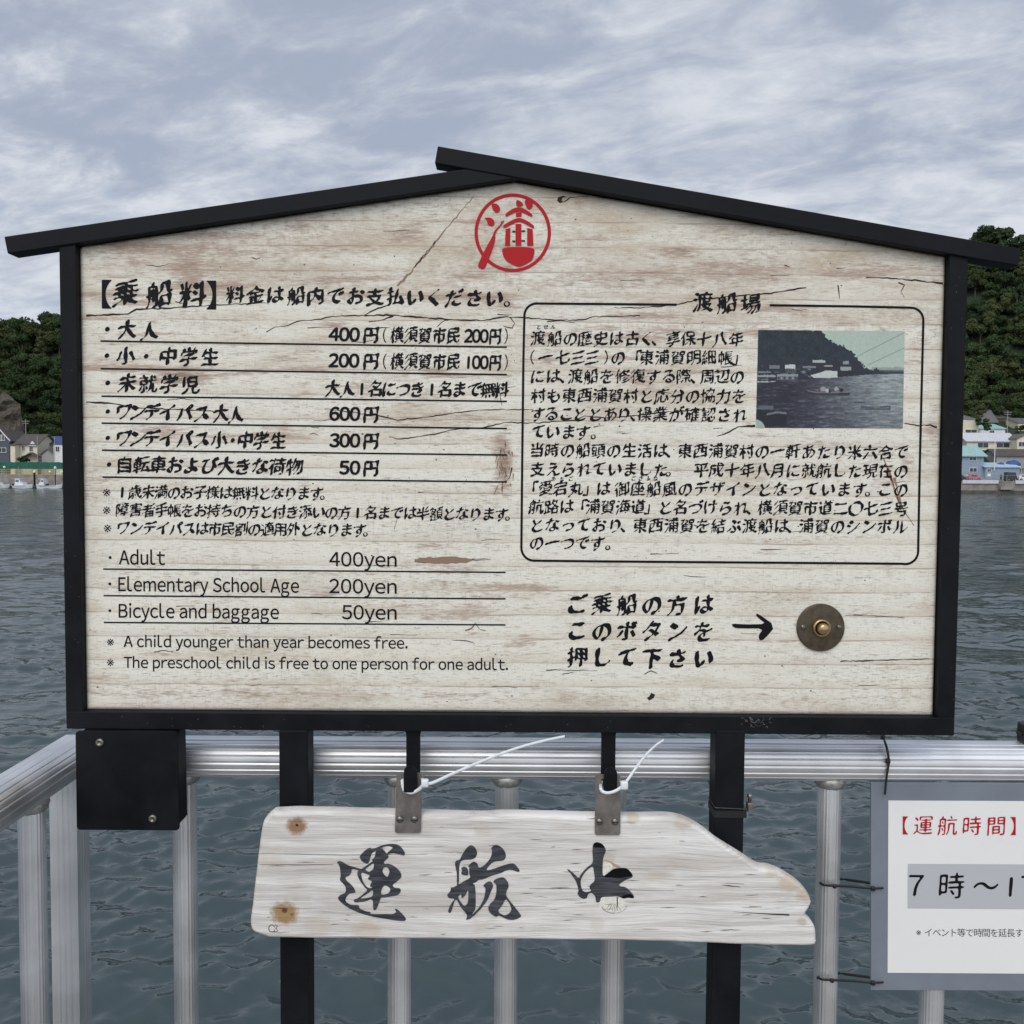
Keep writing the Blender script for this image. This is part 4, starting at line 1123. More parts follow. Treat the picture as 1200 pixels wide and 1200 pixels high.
for pl in ([(597, 268), (657, 268), (657, 314), (597, 314)], [(485, 447), (536, 432), (532, 628), (478, 628)], [(592, 390), (655, 390), (655, 628), (592, 628)], [(718, 434), (777, 449), (786, 628), (718, 628)]):
    print_poly(E, [ecrop(pl)], INK2)
for x0, y0, x1, y1 in ((556, 465, 590, 482), (556, 570, 590, 587), (657, 460, 696, 477), (657, 565, 694, 582)):
    print_poly(EB, [ecrop([(x0, y0), (x1, y0), (x1, y1), (x0, y1)])], INK2)
em = obj('emblem', E, M['red'], panel); obj('emblem_marks', EB, M['crack'], panel)

# -- fares, Japanese
T = ([], [])
def rule(acc, x0, y0, x1, y1, w_): print_poly(acc, [stroke_poly([(x0, y0), ((x0+x1)/2, (y0+y1)/2), (x1, y1)], w_)], INK)
put_glyph(T, plain('【', .012), 125, 345.5, 36, 36, .008, INK); put_glyph(T, plain('】', .012), 247.6, 346.5, 36, 36, .008, INK)
line(T, '乗船料', 147.5, 225.5, 344.5, 345.2, 33, INK)
line(T, '料金は船内でお支払いください。', 0, 0, 345.5, 350, 22.5, INK, xs=[275.5, 299, 322, 347, 370, 393, 417, 439.5, 463, 486, 509, 532, 555.5, 579, 601])
def yen(y, xs_num, s='400'):
    line(T, s, xs_num[0], xs_num[1], y, y+.3, 21.0, INK, wid=1.0); line(T, '円', 435, 435, y+.6, y+.6, 21, INK, wid=.95)
def city(y, n):
    line(T, '(横須賀市民', 0, 0, y, y+.8, 20.5, INK, xs=[451, 465.5, 481.5, 498, 515, 531.5], wid=.82)
    line(T, n, 549, 567.5, y+1, y+1.2, 20.5, INK, wid=.86); line(T, '円)', 0, 0, y+1.2, y+1.5, 20.5, INK, xs=[580.5, 593], wid=.76)
line(T, '・大人', 0, 0, 386, 387.5, 23, INK, xs=[125.5, 149, 175]); yen(391.8, (391.5, 415.5), '400'); city(392.8, '200')
line(T, '・小・中学生', 0, 0, 417, 419, 22.5, INK, xs=[125, 147.5, 171, 197, 221, 246]); yen(422.5, (391, 415), '200'); city(423.6, '100')
line(T, '・未就学児', 0, 0, 449, 451, 23, INK, xs=[126, 149, 173, 198, 223])
line(T, '大人１名につき１名まで無料', 0, 0, 455.5, 457, 20, INK, xs=[390, 407, 424, 440, 456, 472.5, 489, 506, 521.5, 538, 556, 571.5, 587], wid=.95)
W6 = [126, 145, 161, 177.5, 196, 216, 236]
line(T, '・ワンデイパス', 0, 0, 482.5, 484.5, 21, INK, xs=W6); line(T, '大人', 259, 276.5, 485, 485.3, 21.5, INK, wid=.92); yen(485, (392, 416), '600')
line(T, '・ワンデイパス', 0, 0, 513.5, 515, 21, INK, xs=W6); line(T, '小・中学生', 0, 0, 516, 517, 21.5, INK, xs=[257, 272.5, 287.5, 306, 326], wid=.92); yen(516.2, (392, 416), '300')
line(T, '・自転車および大きな荷物', 0, 0, 544.5, 547.5, 21.5, INK, xs=[127.5, 146, 166, 185, 205, 224.5, 245, 265, 284.5, 305, 325, 345]); yen(548, (403.5, 416), '50')
for (y0, y1, xl) in ((399.6, 406.8, 117.6), (432, 439, 118), (464.2, 470.3, 118.8), (495.8, 502.2, 119), (527.5, 533.2, 119.5), (559, 564.8, 120)): rule(T, xl, y0, 594, y1, 1.9)
for (t_, y0, y1, x0, x1) in (('※１歳未満のお子様は無料となります。', 576.8, 578.5, 128, 383), ('※障害者手帳をお持ちの方と付き添いの方１名までは半額となります。', 597.5, 603, 128, 600), ('※ワンデイパスは市民割の適用外となります。', 618.8, 621.5, 129, 433.5)):
    line(T, t_, x0, x1, y0, y1, 17.2, INK)
obj('fare_lettering', T, M['ink'], panel)
# -- fares, English
T = ([], [])
def bullet(x, y, r=1.7): an = np.linspace(0, 6.283, 17)[:-1]; print_poly(T, [np.stack([x+r*np.cos(an), y+r*np.sin(an)], 1)], INK)
G_ = .009
for (x, y) in ((129, 653.3), (128.7, 684.3), (128.7, 715.6)): bullet(x, y)
word(T, 'Adult', 139.3, 193.2, 661.2, 661.8, 16.2, INK, G_); word(T, '400yen', 385.8, 464.6, 663.2, 664, 16.2, INK, G_)
word(T, 'Elementary School Age', 138.6, 350.2, 692.6, 694.4, 16.0, INK, G_); word(T, '200yen', 385.8, 464.6, 694.8, 695.5, 16.2, INK, G_)
word(T, 'Bicycle and baggage', 139, 326.6, 723.6, 725.2, 15.8, INK, G_); word(T, '50yen', 400.8, 464.6, 725.4, 726, 16.2, INK, G_)
for (y0, y1, xl) in ((666.8, 670.7, 121), (698, 701.8, 121.3), (729.4, 732.3, 121.6)): rule(T, xl, y0, 592.4, y1, 1.7)
put_glyph(T, plain('※'), 132, 752.3, 15, 15, .008, INK); put_glyph(T, plain('※'), 132, 776.2, 15, 15, .008, INK)
word(T, 'A child younger than year becomes free.', 144.8, 477.5, 758, 760, 13.0, INK, G_)
word(T, 'The preschool child is free to one person for one adult.', 145, 595.2, 782.6, 785.2, 12.8, INK, G_)
obj('english_lettering', T, M['ink'], panel)
# -- history box
T = ([], [])
line(T, '渡船場', 824, 880, 354.5, 356, 25, INK)
def arc(cx, cy, r, a0, a1, n=10): return [(cx+r*math.cos(R(a)), cy+r*math.sin(R(a))) for a in np.linspace(a0, a1, n)]
c1 = [(793, 357)]+[(630, 355.6)]+arc(629, 370, 14.5, 270, 180)+[(613.4, 420), (612.2, 520), (611, 640)]+arc(626, 642, 15, 180, 90)+[(700, 657.8), (880, 659.2), (1055, 660.6)]+arc(1061, 646, 15, 88, 0)+[(1077.6, 560), (1080, 460), (1082, 380)]+arc(1067.5, 375, 14.5, 0, -90)+[(1000, 359), (902, 357.6)]
print_poly(T, [stroke_poly(c1, 2.7)], INK)
BODY = 18.6
line(T, '渡船の歴史は古く、享保十八年', 0, 0, 396.6, 397.6, BODY, INK, xs=[630.5, 650, 668.5, 685.5, 704, 722, 741, 758, 772, 788.5, 806.5, 824.5, 843.5, 862.5])
line(T, '(一七三三)の「東浦賀明細帳」', 0, 0, 418.8, 419.6, BODY, INK, xs=[624, 639.5, 659.5, 677.5, 694, 710, 724.5, 743, 758, 776, 794.5, 813, 831, 850.5, 867])
line(T, 'には、渡船を修復する際、周辺の', 0, 0, 441, 441.6, BODY, INK, xs=[630, 648, 664, 674.5, 692.5, 711, 729.5, 747.5, 765.5, 784, 801, 817.5, 829, 846.5, 864])
line(T, '村も東西浦賀村と応分の協力を', 631, 866, 463.5, 464.4, BODY, INK)
line(T, 'することとあり、操業が確認され', 0, 0, 485.3, 486.3, BODY, INK, xs=[630, 646.5, 664, 679.5, 697.5, 715, 731, 747, 755.5, 774, 792.5, 811, 830, 848.5, 867])
line(T, 'ています。', 0, 0, 506.2, 506.8, BODY, INK, xs=[631, 647.5, 666, 683, 701])
line(T, '当時の船頭の生活は、東西浦賀村の一軒あたり米六合で', 629, 1056, 527.6, 530, BODY, INK)
line(T, '支えられていました。　平成十年八月に就航した現在の', 630, 1056, 549.6, 552, BODY, INK)
line(T, '「愛宕丸」は', 0, 0, 572.6, 573, BODY, INK, xs=[622, 639.5, 657, 675, 692, 707]); line(T, '御座船風のデザインとなっています。この', 729, 1056, 573, 574, BODY, INK)
line(T, '航路は「浦賀海道」と名づけられ、横須賀市道二〇七三号', 628.5, 1056, 593.8, 596.2, BODY, INK)
line(T, 'となっており、東西浦賀を結ぶ渡船は、浦賀のシンボル', 629, 1055, 615.6, 617.2, BODY, INK)
line(T, 'の一つです。', 0, 0, 636.2, 636.8, BODY, INK, xs=[629, 647.5, 665, 682.5, 700, 718])
for t_, x0, x1, y in (('とせん', 631.5, 648, 383), ('あたご', 648.5, 669, 561), ('ござふね', 742.5, 768, 560.6)): line(T, t_, x0, x1, y, y, 6.2, INK)
obj('history_lettering', T, M['ink'], panel)
# -- call to press the button
T = ([], [])
BG = [676.5, 705.5, 734.7, 764, 793.5, 824]
for t_, y in (('ご乗船の方は', 708.3), ('このボタンを', 739.5), ('押して下さい', 770.8)): line(T, t_, 0, 0, y, y+1, 25.5, INK, xs=BG)
obj('button_lettering', T, M['ink'], panel); T = ([], [])
cr = 1200/370
print_poly(T, [np.array([(640+x/cr, 680+y/cr) for x, y in chaikin([(704, 164), (712, 180), (740, 183), (826, 183), (806, 211), (812, 230), (830, 224), (872, 174), (802, 124), (797, 133), (806, 143), (836, 166), (760, 168)], 1)])], INK)
obj('arrow', T, M['ink'], panel)
# -- printed old photograph of the ferry (flat print, own dots of colour)
def old_photo():
    TL, TR, BR, BL = [np.array(at(x, y, YP-.0005)) for x, y in ((888.6, 386.7), (1060, 388), (1058, 502), (885.8, 501.3))]
    nx, ny = 300, 200; u = np.linspace(0, 1, nx); v = np.linspace(0, 1, ny); U, Vv = np.meshgrid(u, v, indexing='ij')
    P = (TL[None, None]*((1-U)*(1-Vv))[..., None]+TR*((U*(1-Vv))[..., None])+BR*((U*Vv)[..., None])+BL*(((1-U)*Vv)[..., None]))
    x = 100+U*985; y = 95+Vv*655; rg = np.random.default_rng(9)
    def nz(sx, sy, oct=4):
        out = 0
        for o in range(oct):
            gx, gy = max(2, int(985/sx*2**o)), max(2, int(655/sy*2**o)); g = rg.random((gx+2, gy+2))
            fx, fy = U*gx, Vv*gy; i, j = fx.astype(int), fy.astype(int); a, b = fx-i, fy-j; a = a*a*(3-2*a); b = b*b*(3-2*b)
            out = out+(.5**o)*((g[i, j]*(1-a)+g[i+1, j]*a)*(1-b)+(g[i, j+1]*(1-a)+g[i+1, j+1]*a)*b)
        return out/(2-.5**(oct-1))-.5
    C = np.zeros((nx, ny, 3)); C[:] = (176, 190, 178)
    C += (nz(300, 300)*10)[..., None]
    def put(mask, col): 
        mk = np.clip(mask, 0, 1)[..., None]; C[:] = C*(1-mk)+np.array(col, float)*mk
    wl = np.interp(x, [90, 380, 640, 850, 1085], [452, 425, 408, 388, 382])
    # far right shore strip
    put((y > 352+nz(40, 40)*22)*(x > 800), (98, 106, 108)); put((y > 336+nz(26, 30)*20)*(x > 870)*(y < 358), (150, 160, 152)); put((y > 366)*(x > 800), (62, 68, 74))
    hb = np.interp(x, [90, 505, 545, 570, 600, 660, 700, 745, 780, 800, 840, 1085], [60, 85, 120, 150, 168, 185, 215, 245, 290, 325, 350, 420])
    hb = hb+nz(60, 60)*40+nz(13, 13, 2)*46; put((y > hb), (42, 52, 61)); C += (np.where(y > hb, nz(50, 40)*26+nz(12, 10, 2)*16, 0))[..., None]
    put((y > 300+nz(90, 30)*30)*(x < 800), (47, 50, 60)); 
    put(np.clip((nz(34, 16, 3)-.14)*9, 0, 1)*(y > 330)*(y < 440)*(x < 460), (120, 125, 130))
    for x0, x1, y0, y1, c in ((285, 355, 325, 352, (186, 192, 190)), (290, 360, 352, 380, (90, 95, 100)), (232, 375, 388, 405, (140, 146, 148)), (235, 372, 405, 430, (98, 102, 108)), (100, 225, 396, 408, (150, 156, 156)), (100, 228, 436, 446, (165, 172, 168)), (180, 250, 330, 352, (112, 120, 124)), (105, 160, 370, 382, (120, 128, 130)),
                              (470, 555, 294, 312, (170, 178, 174)), (405, 495, 333, 346, (120, 128, 130)), (545, 605, 328, 338, (150, 155, 152)), (675, 715, 298, 322, (140, 148, 146))):
        put((x > x0)*(x < x1)*(y > y0+nz(20, 12)*10)*(y < y1), c)
    for k in range(4): put((x > 296+k*15)*(x < 304+k*15)*(y > 356)*(y < 374), (60, 64, 72))
    for k in range(7): put((x > 240+k*19)*(x < 250+k*19)*(y > 408)*(y < 424), (150, 156, 156) if k % 2 else (56, 58, 68))
    put((x > 460)*(x < 642)*(y > np.interp(x, [460, 530, 560, 640], [395, 375, 362, 368]))*(y < np.interp(x, [460, 480, 640], [398, 412, 412])), (188, 194, 188)); put((x > 660)*(x < 730)*(y > 338)*(y < 362+nz(30, 20)*10), (150, 158, 156)); put((x > 640)*(x < 750)*(y > 365)*(y < 402), (40, 42, 52))
    # water
    tw = np.clip((x-330)/620, 0, 1)*np.clip(1.15-(y-390)/900, .3, 1); wc = (1-tw)[..., None]*np.array((50, 49, 61))+tw[..., None]*np.array((142, 150, 150))
    rip = nz(60, 9, 4)+.7*nz(24, 5, 2); wc = wc+(rip*60*(.5+.6*tw)+np.clip(rip-.12, 0, 1)*90*(1-tw))[..., None]
    mk = (y > wl)[..., None]; C[:] = np.where(mk, wc, C)
    put((y > 600+nz(90, 9)*20)*(y < 628)*(x > 800)*(x < 1000)*(rip > -.1), (86, 90, 98)); put((y > 570)*(y < 582)*(x > 750)*(x < 830), (84, 88, 96))
    # rowing ferry
    hy0 = np.interp(x, [400, 440, 500, 727], [488, 500, 511, 508]); hy1 = np.interp(x, [400, 470, 720, 727], [492, 526, 531, 515])
    put((x > 400)*(x < 728)*(y > hy0)*(y < hy1), (58, 56, 64)); put((x > 440)*(x < 720)*(abs(y-hy0) < 4), (118, 116, 118))
    for cx_, cy_, rx, ry, c in ((545, 487, 20, 15, (150, 152, 150)), (572, 497, 12, 13, (176, 178, 174)), (590, 503, 9, 10, (40, 40, 50)), (634, 488, 14, 15, (160, 160, 156)), (642, 502, 10, 9, (120, 120, 120)), (668, 494, 13, 13, (38, 38, 48))):
        put((((x-cx_)/rx)**2+((y-cy_)/ry)**2 < 1)*1.0, c)
    # near boat and its pale corner
    put((x < 305)*(y > np.interp(x, [90, 140, 200, 305], [590, 640, 640, 652]))*(y < 740), (33, 34, 46)); put((x > 170)*(x < 302)*(abs(y-np.interp(x, [170, 240, 302], [660, 645, 652])) < 7), (112, 118, 124)); put((x < 215)*(y > 600)*(y < 628)*(nz(50, 20) > 0), (100, 104, 112)); put(((x-90)**2+(y-765)**2 < 72**2)*1.0, (158, 178, 164))
    # wires
    for (xa, ya, xb, yb_) in ((768, 268, 1085, 105), (840, 326, 1085, 208)):
        d = np.abs((y-ya)-(x-xa)*(yb_-ya)/(xb-xa)); put(np.clip(1-d/3.2, 0, 1)*(x > xa)*.75, (70, 84, 88))
    C += rg.normal(0, 2.0, (nx, ny, 1)); C += (nz(8, 8, 2)*14)[..., None]; C = (C-108)*1.15+102; c = np.clip(C, 0, 255)/255*.96; lin = np.where(c <= .04045, c/12.92, ((c+.055)/1.055)**2.4)
    Vt = [tuple(p) for p in P.reshape(-1, 3)]; Fc = [(i*ny+j, i*ny+j+1, (i+1)*ny+j+1, (i+1)*ny+j) for i in range(nx-1) for j in range(ny-1)]
    mt = bpy.data.materials.new('faded_photo_print'); mt.use_nodes = True; g = NT(mt.node_tree); b = g.n['Principled BSDF']
    g.l.new(g.node('ShaderNodeAttribute', None, attribute_name='print').outputs['Color'], b.inputs['Base Color']); b.inputs['Roughness'].default_value = .42
    o = obj('printed_photo', (Vt, Fc), mt, panel)
    ca = o.data.attributes.new('print', 'FLOAT_COLOR', 'POINT'); ca.data.foreach_set('color', np.concatenate([lin.reshape(-1, 3), np.ones((nx*ny, 1))], 1).astype(np.float32).ravel())
old_photo()

# -- brass bell push
c = at(961, 735, YP); k = YP/F_PX
push = obj('call_button', lathe([(28.2*k, -.0005), (28.2*k, .0030), (27.2*k, .0042), (12*k, .0050), (0, .0050)], c, 'Y', 64), M['brass'], sign, False, loc=c)
obj('collar', lathe([(10.6*k, .004), (10.6*k, .0085), (9.4*k, .0105), (8.0*k, .0100), (7.6*k, .006)], c, 'Y', 40), M['brass_bright'], push, True)
obj('knob', lathe([(6.6*k, .004), (6.6*k, .0165), (5.6*k, .0190), (3.0*k, .0202), (0, .0205)], c, 'Y', 40), M['brass_bright'], push, True)
for dx, dy in ((-21, -1), (21, -1)):
    q = at(961+dx, 735+dy, YP); obj('screw', lathe([(2.9*k, .004), (2.6*k, .0062), (1.4*k, .0070), (0, .0068)], q, 'Y', 20), M['screw'], push, True)

# -- junction box under the frame
YJ = YF-.008
jb = obj('junction_box', px_prism([(96, 855.5), (208.0, 856.5), (210.3, 964.5), (209, 967.5), (97, 966)], YJ+.0042, YJ+.040, .003), M['black'], sign)
bmj = px_prism([(88.2, 856.9), (208.3, 857.6), (209.8, 973.4), (89.8, 972.6)], YJ, YJ+.004)
es = [e for e in bmj.edges if abs(e.verts[0].co.y-e.verts[1].co.y) > .003]
bmesh.ops.bevel(bmj, geom=es, offset=.005, segments=4, affect='EDGES', profile=.5); bevel(bmj, .0006, 1)
obj('cover', bmj, M['black'], jb)
for q in ((117.2, 870), (179.2, 959.2)):
    s_ = at(q[0], q[1], YJ); obj('screw', lathe([(5.0*k, -.0005), (5.0*k, .0018), (3.4*k, .0034), (2.2*k, .0034), (1.9*k, .0018), (0, .0018)], s_, 'Y', 24), M['screw'], jb, True)
# small bar scuffs on the frame rail
T = ([], [])
for _ in range(34):
    x, y = 883+RNG.normal(0, 9), 846+RNG.normal(0, 3.5); a2 = RNG.uniform(-1.2, 1.2); L_ = RNG.uniform(1, 6)
    print_poly(T, [stroke_poly([(x, y), (x+L_*.5*math.cos(a2), y+L_*.5*math.sin(a2)), (x+L_*math.cos(a2), y+L_*math.sin(a2))], [.2, RNG.uniform(.3, .8), .2])], onto(YF-.0019))
for _ in range(60):
    u = RNG.random(); sd_ = RNG.integers(0, 3)
    if sd_ == 0: x, y = RNG.uniform(80, 1110), 0; y = RNG.uniform(837, 851)+(x-80)*.0075
    elif sd_ == 1: y = RNG.uniform(310, 825); x = RNG.uniform(71.5, 86)+(y-290)*.0152
    else: y = RNG.uniform(320, 830); x = RNG.uniform(1116, 1132)-(y-300)*.0268
    L_ = RNG.uniform(.6, 3.2); a2 = RNG.uniform(0, 3.1)
    print_poly(T, [stroke_poly([(x, y), (x+L_*.5*math.cos(a2), y+L_*.5*math.sin(a2)), (x+L_*math.cos(a2), y+L_*math.sin(a2))], [.12, RNG.uniform(.15, .45), .12])], onto(YF-.0019 if sd_ == 0 else YF-.0005))
obj('scuff_marks', T, M['greyroof'], sign)

# -- hooks under the frame rail
def hook(x0, x1, xl0, xl1, ybot, ytop):
    """flat strap: drops behind, turns forward and ends in a rounded upright lip"""
    zt_ = at((x0+x1)/2, 850, YF).z; zb_ = at((x0+x1)/2, ybot, YF-.047).z; zl = at((xl0+xl1)/2, ytop, YF-.055).z
    a, b_ = at(x0, 890, YF+.008).x, at(x1, 890, YF+.008).x; al, bl = at(xl0, 910, YF-.053).x, at(xl1, 910, YF-.053).x
    bm = bmesh.new()
    add_box(bm, a, b_, YF+.006, YF+.011, zb_, zt_)                       # strap
    for s in (-1, 1):                                                   # flared weld fillet at the top
        xe = a if s < 0 else b_; zf = at((x0+x1)/2, 854.5, YF).z; pts = [Vector((xe, YF+.006, zf+.004)), Vector((xe, YF+.006, zf-.012))]+[Vector((xe+s*(.0085-.0085*math.cos(t)), YF+.006, zf-.012+.0095*math.sin(t)+.0025*t)) for t in np.linspace(.2, 1.45, 6)]+[Vector((xe+s*.0085, YF+.006, zf+.004))]
        add_prism(bm, pts, (0, .005, 0))
    add_box(bm, al+.001, bl-.001, YF-.054, YF+.0059, zb_-.0008, zb_+.0042)              # foot
    xm_ = (al+bl)/2; rr = (bl-al)/2
    pts = [Vector((al, YF-.0545, zb_)), Vector((bl, YF-.0545, zb_))]+[Vector((xm_+rr*math.cos(t), YF-.0545, zl-rr+rr*math.sin(t))) for t in np.linspace(0, math.pi, 16)]
    add_prism(bm, pts, (0, .005, 0))
    bmesh.ops.recalc_face_normals(bm, faces=bm.faces)
    obj('hook', bm, M['black'], sign)
hook(476.2, 492.4, 473.2, 488.6, 926, 898); hook(704.4, 721, 708, 723.2, 925.5, 900)

# hose clamp on the right leg
p0, p1 = at(838, 948, YF-.006), at(874.6, 948, YF-.006)
cl_ = thing('wire_clamp', 'thin wire clamp with a bright screw round the right sign leg', 'clamp', (p1.x, YF, p1.z))
zc = p0.z
bm = bmesh.new()
loop = [Vector(q) for q in ((p0.x, YF-.006, zc+.002), (p1.x, YF-.006, zc), (p1.x+.001, YF+.038, zc), (p0.x-.001, YF+.038, zc+.002), (p0.x, YF-.006, zc+.002))]
for a, b_ in zip(loop[:-1], loop[1:]): add_tube(bm, [a, b_], .0006, n=6)
obj('wire', bm, M['screw'], cl_)
obj('tape_band', box(p0.x-.0008, p1.x+.0008, YF-.0052, YF+.0372, zc-.013, zc-.003), M['tie_black'], cl_)
q = at(878.5, 938, YF+.012)
obj('worm_housing', box(q.x-.0042, q.x+.0042, q.y-.006, q.y+.006, q.z-.016, q.z-.002, .0015), M['steel'], cl_)
obj('screw', lathe([(.0026, -.002), (.0026, .004), (.0040, .005), (.0042, .008), (.0030, .0098), (0, .010)], q, 'Z', 14), M['steel'], cl_, True)

# ================================================================== DRIFTWOOD PLAQUE
YD = YF-.040
outl = [(319, 946.4), (345, 945.2), (370, 945.6), (430, 947), (490, 948.5), (560, 950.4), (590, 949.2), (640, 950.2), (690, 951.5), (740, 952), (786.5, 952), (807.5, 957.5), (827, 969.5), (843.5, 983), (869, 999.5), (891.5, 1014.5), (905, 1016.5), (926, 1026.5), (944, 1041.5), (951.5, 1055), (950.5, 1062), (947, 1068.5), (944.5, 1072.5), (947.5, 1076.5), (953.5, 1082.5), (956.8, 1090), (957.5, 1100), (953, 1108.6), (905, 1108.8), (860, 1107.6), (800, 1105.4), (740, 1103.6), (620, 1102.2), (500, 1101.6), (400, 1101), (325, 1100), (310, 1097.6), (296.5, 1092.5), (292.8, 1082), (295, 1061), (299.5, 1019), (304, 980), (308.5, 957.5)]
def resample(pts, step):
    p = smooth_path([Vector((x, y, 0)) for x, y in pts]+[Vector((*pts[0], 0))], 10); out = [p[0]]; acc_ = 0
    for a, b in zip(p[:-1], p[1:]):
        acc_ += (b-a).length
        if acc_ >= step: out.append(b); acc_ = 0
    return np.array([(v.x, v.y) for v in out])
outl = [(x, y+5.6*max(0, 1060-y)/114) for x, y in outl]        # the back edge shows above the front one
ol = resample(outl, 3.0)
DO = at(600, 1030, YD)
kn = []
for (x, y, r_, c_, s) in ((348, 968, 16, (.30, .165, .08), .95), (348, 967, 2.6, (.02, .015, .012), .95), (333.5, 1070, 21, (.34, .20, .07), .92), (333.5, 1067, 4.5, (.10, .05, .03), .9), (342, 1072, 3, (.06, .035, .02), .5),
                          (430, 1094, 26, (.48, .36, .22), .4), (372, 1085, 22, (.52, .44, .33), .4), (800, 965, 14, (.46, .37, .26), .4), (925, 1035, 18, (.50, .40, .25), .55), (944, 1050, 14, (.46, .36, .22), .5), (905, 1022, 10, (.52, .43, .3), .45), (565, 972, 14, (.50, .42, .32), .35), (742, 960, 10, (.50, .38, .22), .45), (700, 1083, 12, (.55, .47, .36), .3), (712, 1006, 12, (.42, .32, .2), .35), (940, 1080, 8, (.45, .37, .25), .5)):
    p = at(x, y, YD); kn.append((p.x-DO.x, p.z-DO.z, r_*YD/F_PX, c_, s))
M['drift'] = driftwood(kn, DO)
pq = thing('wooden_plaque', 'bleached driftwood plaque with black brush characters hanging below the sign', 'plaque', (DO.x, YD+.014, DO.z))
def plaque_bm():
    W = np.array([tuple(at(x, y, YD)) for x, y in ol])[:, [0, 2]]
    if area(W) < 0: W = W[::-1]
    def inset(d):
        q = W.copy(); t = np.roll(W, -2, 0)-np.roll(W, 2, 0); t /= np.linalg.norm(t, axis=1)[:, None]
        return q+np.stack([-t[:, 1], t[:, 0]], 1)*d
    rg = np.random.default_rng(4); wob = np.cumsum(rg.normal(0, 1, len(W))); wob -= np.linspace(0, wob[-1], len(W)); wob = wob/np.abs(wob).max()*.0008
    bm = bmesh.new(); rings = []
    for d, y in ((.004, .028), (.0012, .025), (.0, .019), (.0, .008), (.0007, .0042), (.0019, .0018), (.0036, .0006), (.0052, .0)):
        q = inset(d+.0); rings.append([bm.verts.new((x+wob[i]*(1 if d < .004 else .4), YD+y+.0003*math.sin(i*.7), z+wob[-i])) for i, (x, z) in enumerate(q)])
    n = len(W)
    for a, b in zip(rings[:-1], rings[1:]):
        for i in range(n): f_ = bm.faces.new((a[i], a[(i+1) % n], b[(i+1) % n], b[i])); f_.smooth = True
    for v in rings[-1]: v.co.y = YD
    for rg_, flip in ((rings[-1], False), (rings[0], True)):
        V, Fc = fill2d([[(v.co.x, v.co.z) for v in rg_]], 1)
        key = {(round(v.co.x, 5), round(v.co.z, 5)): v for v in rg_}
        vv = [key.get((round(x, 5), round(z, 5))) or bm.verts.new((x, rg_[0].co.y, z)) for x, z in V]
        for f_ in Fc:
            try: bm.faces.new([vv[i] for i in (f_[::-1] if flip else f_)])
            except ValueError: pass
    bmesh.ops.recalc_face_normals(bm, faces=bm.faces)
    return bm
wood = obj('board', plaque_bm(), M['drift'], pq, False, loc=DO)
# carved and blackened characters
def carv():
    mt = bpy.data.materials.new('blackened_carving'); mt.use_nodes = True; g = NT(mt.node_tree); b = g.n['Principled BSDF']
    oc = g.node('ShaderNodeTexCoord').outputs['Object']; n1 = g.noise(g.vmul(oc, (25, 1, 260)), 1.0, 5, .6)
    g.l.new(g.mix(g.ramp(n1, .38, .68), (.022, .023, .028), (.075, .077, .088)), b.inputs['Base Color']); b.inputs['Roughness'].default_value = .6
    g.l.new(g.bump(n1, .4, .002), b.inputs['Normal']); return mt
M['carv'] = carv()
A1 = ([], [])
def strokes(o, s, polys):
    A1 = ([], [])
    for i, (outer, holes) in enumerate(polys):
        mp = onto(YD-.0006-.00012*i)
        f_ = lambda c, rev=False: np.array([(o[0]+x/s, o[1]+y/s) for x, y in (chaikin(c, 2))])
        print_poly(A1, [f_(outer)]+[f_(h) for h in holes], mp)
    obj('carved_character', A1, M['carv'], wood)
s3 = 1200/105
strokes((385, 980), 1143/100, [
    ([(105, 340), (165, 328), (260, 390), (420, 432), (560, 488), (550, 510), (430, 464), (310, 432), (308, 480), (280, 530), (225, 545), (232, 585), (290, 635), (330, 675), (367, 745), (340, 764), (280, 765), (240, 810), (222, 850), (240, 885), (300, 920), (405, 918), (412, 965), (480, 1000), (575, 1018), (545, 1038), (650, 1045), (780, 1040), (860, 1045), (912, 1015), (884, 972), (915, 973), (980, 1030), (1044, 1105), (1022, 1140), (880, 1128), (740, 1100), (600, 1082), (420, 1032), (280, 968), (190, 908), (118, 835), (150, 788), (225, 760), (235, 710), (220, 660), (160, 600), (150, 580), (165, 520), (150, 400)], []),
    ([(565, 146), (577, 180), (610, 165), (710, 123), (800, 101), (915, 104), (975, 143), (1032, 230), (1007, 264), (930, 236), (850, 226), (800, 243), (775, 231), (845, 172), (864, 150), (800, 126), (715, 150), (640, 192), (575, 228), (560, 290), (545, 340), (520, 374), (450, 342), (413, 280), (430, 248), (500, 178)], []),
    ([(635, 192), (710, 150), (775, 228), (800, 245), (805, 285), (745, 335), (740, 372), (800, 366), (870, 390), (962, 470), (982, 545), (920, 602), (850, 655), (880, 690), (962, 696), (970, 740), (930, 787), (860, 802), (780, 817), (700, 822), (690, 850), (650, 962), (625, 993), (597, 988), (595, 832), (480, 878), (345, 888), (335, 850), (400, 828), (530, 720), (490, 692), (430, 612), (383, 520), (388, 470), (440, 438), (520, 383), (600, 330), (572, 320), (620, 280), (625, 230)],
     [[(610, 355), (560, 387), (480, 447), (540, 480), (575, 460), (605, 430)], [(430, 475), (520, 512), (560, 525), (515, 575), (590, 600), (545, 672), (598, 688), (540, 697), (500, 668), (450, 588)], [(740, 415), (790, 413), (822, 470), (790, 552), (740, 510), (717, 465)], [(720, 690), (750, 655), (810, 680), (834, 715), (800, 770), (710, 787), (700, 740)], [(410, 837), (520, 770), (596, 710), (596, 806), (520, 826)]])])
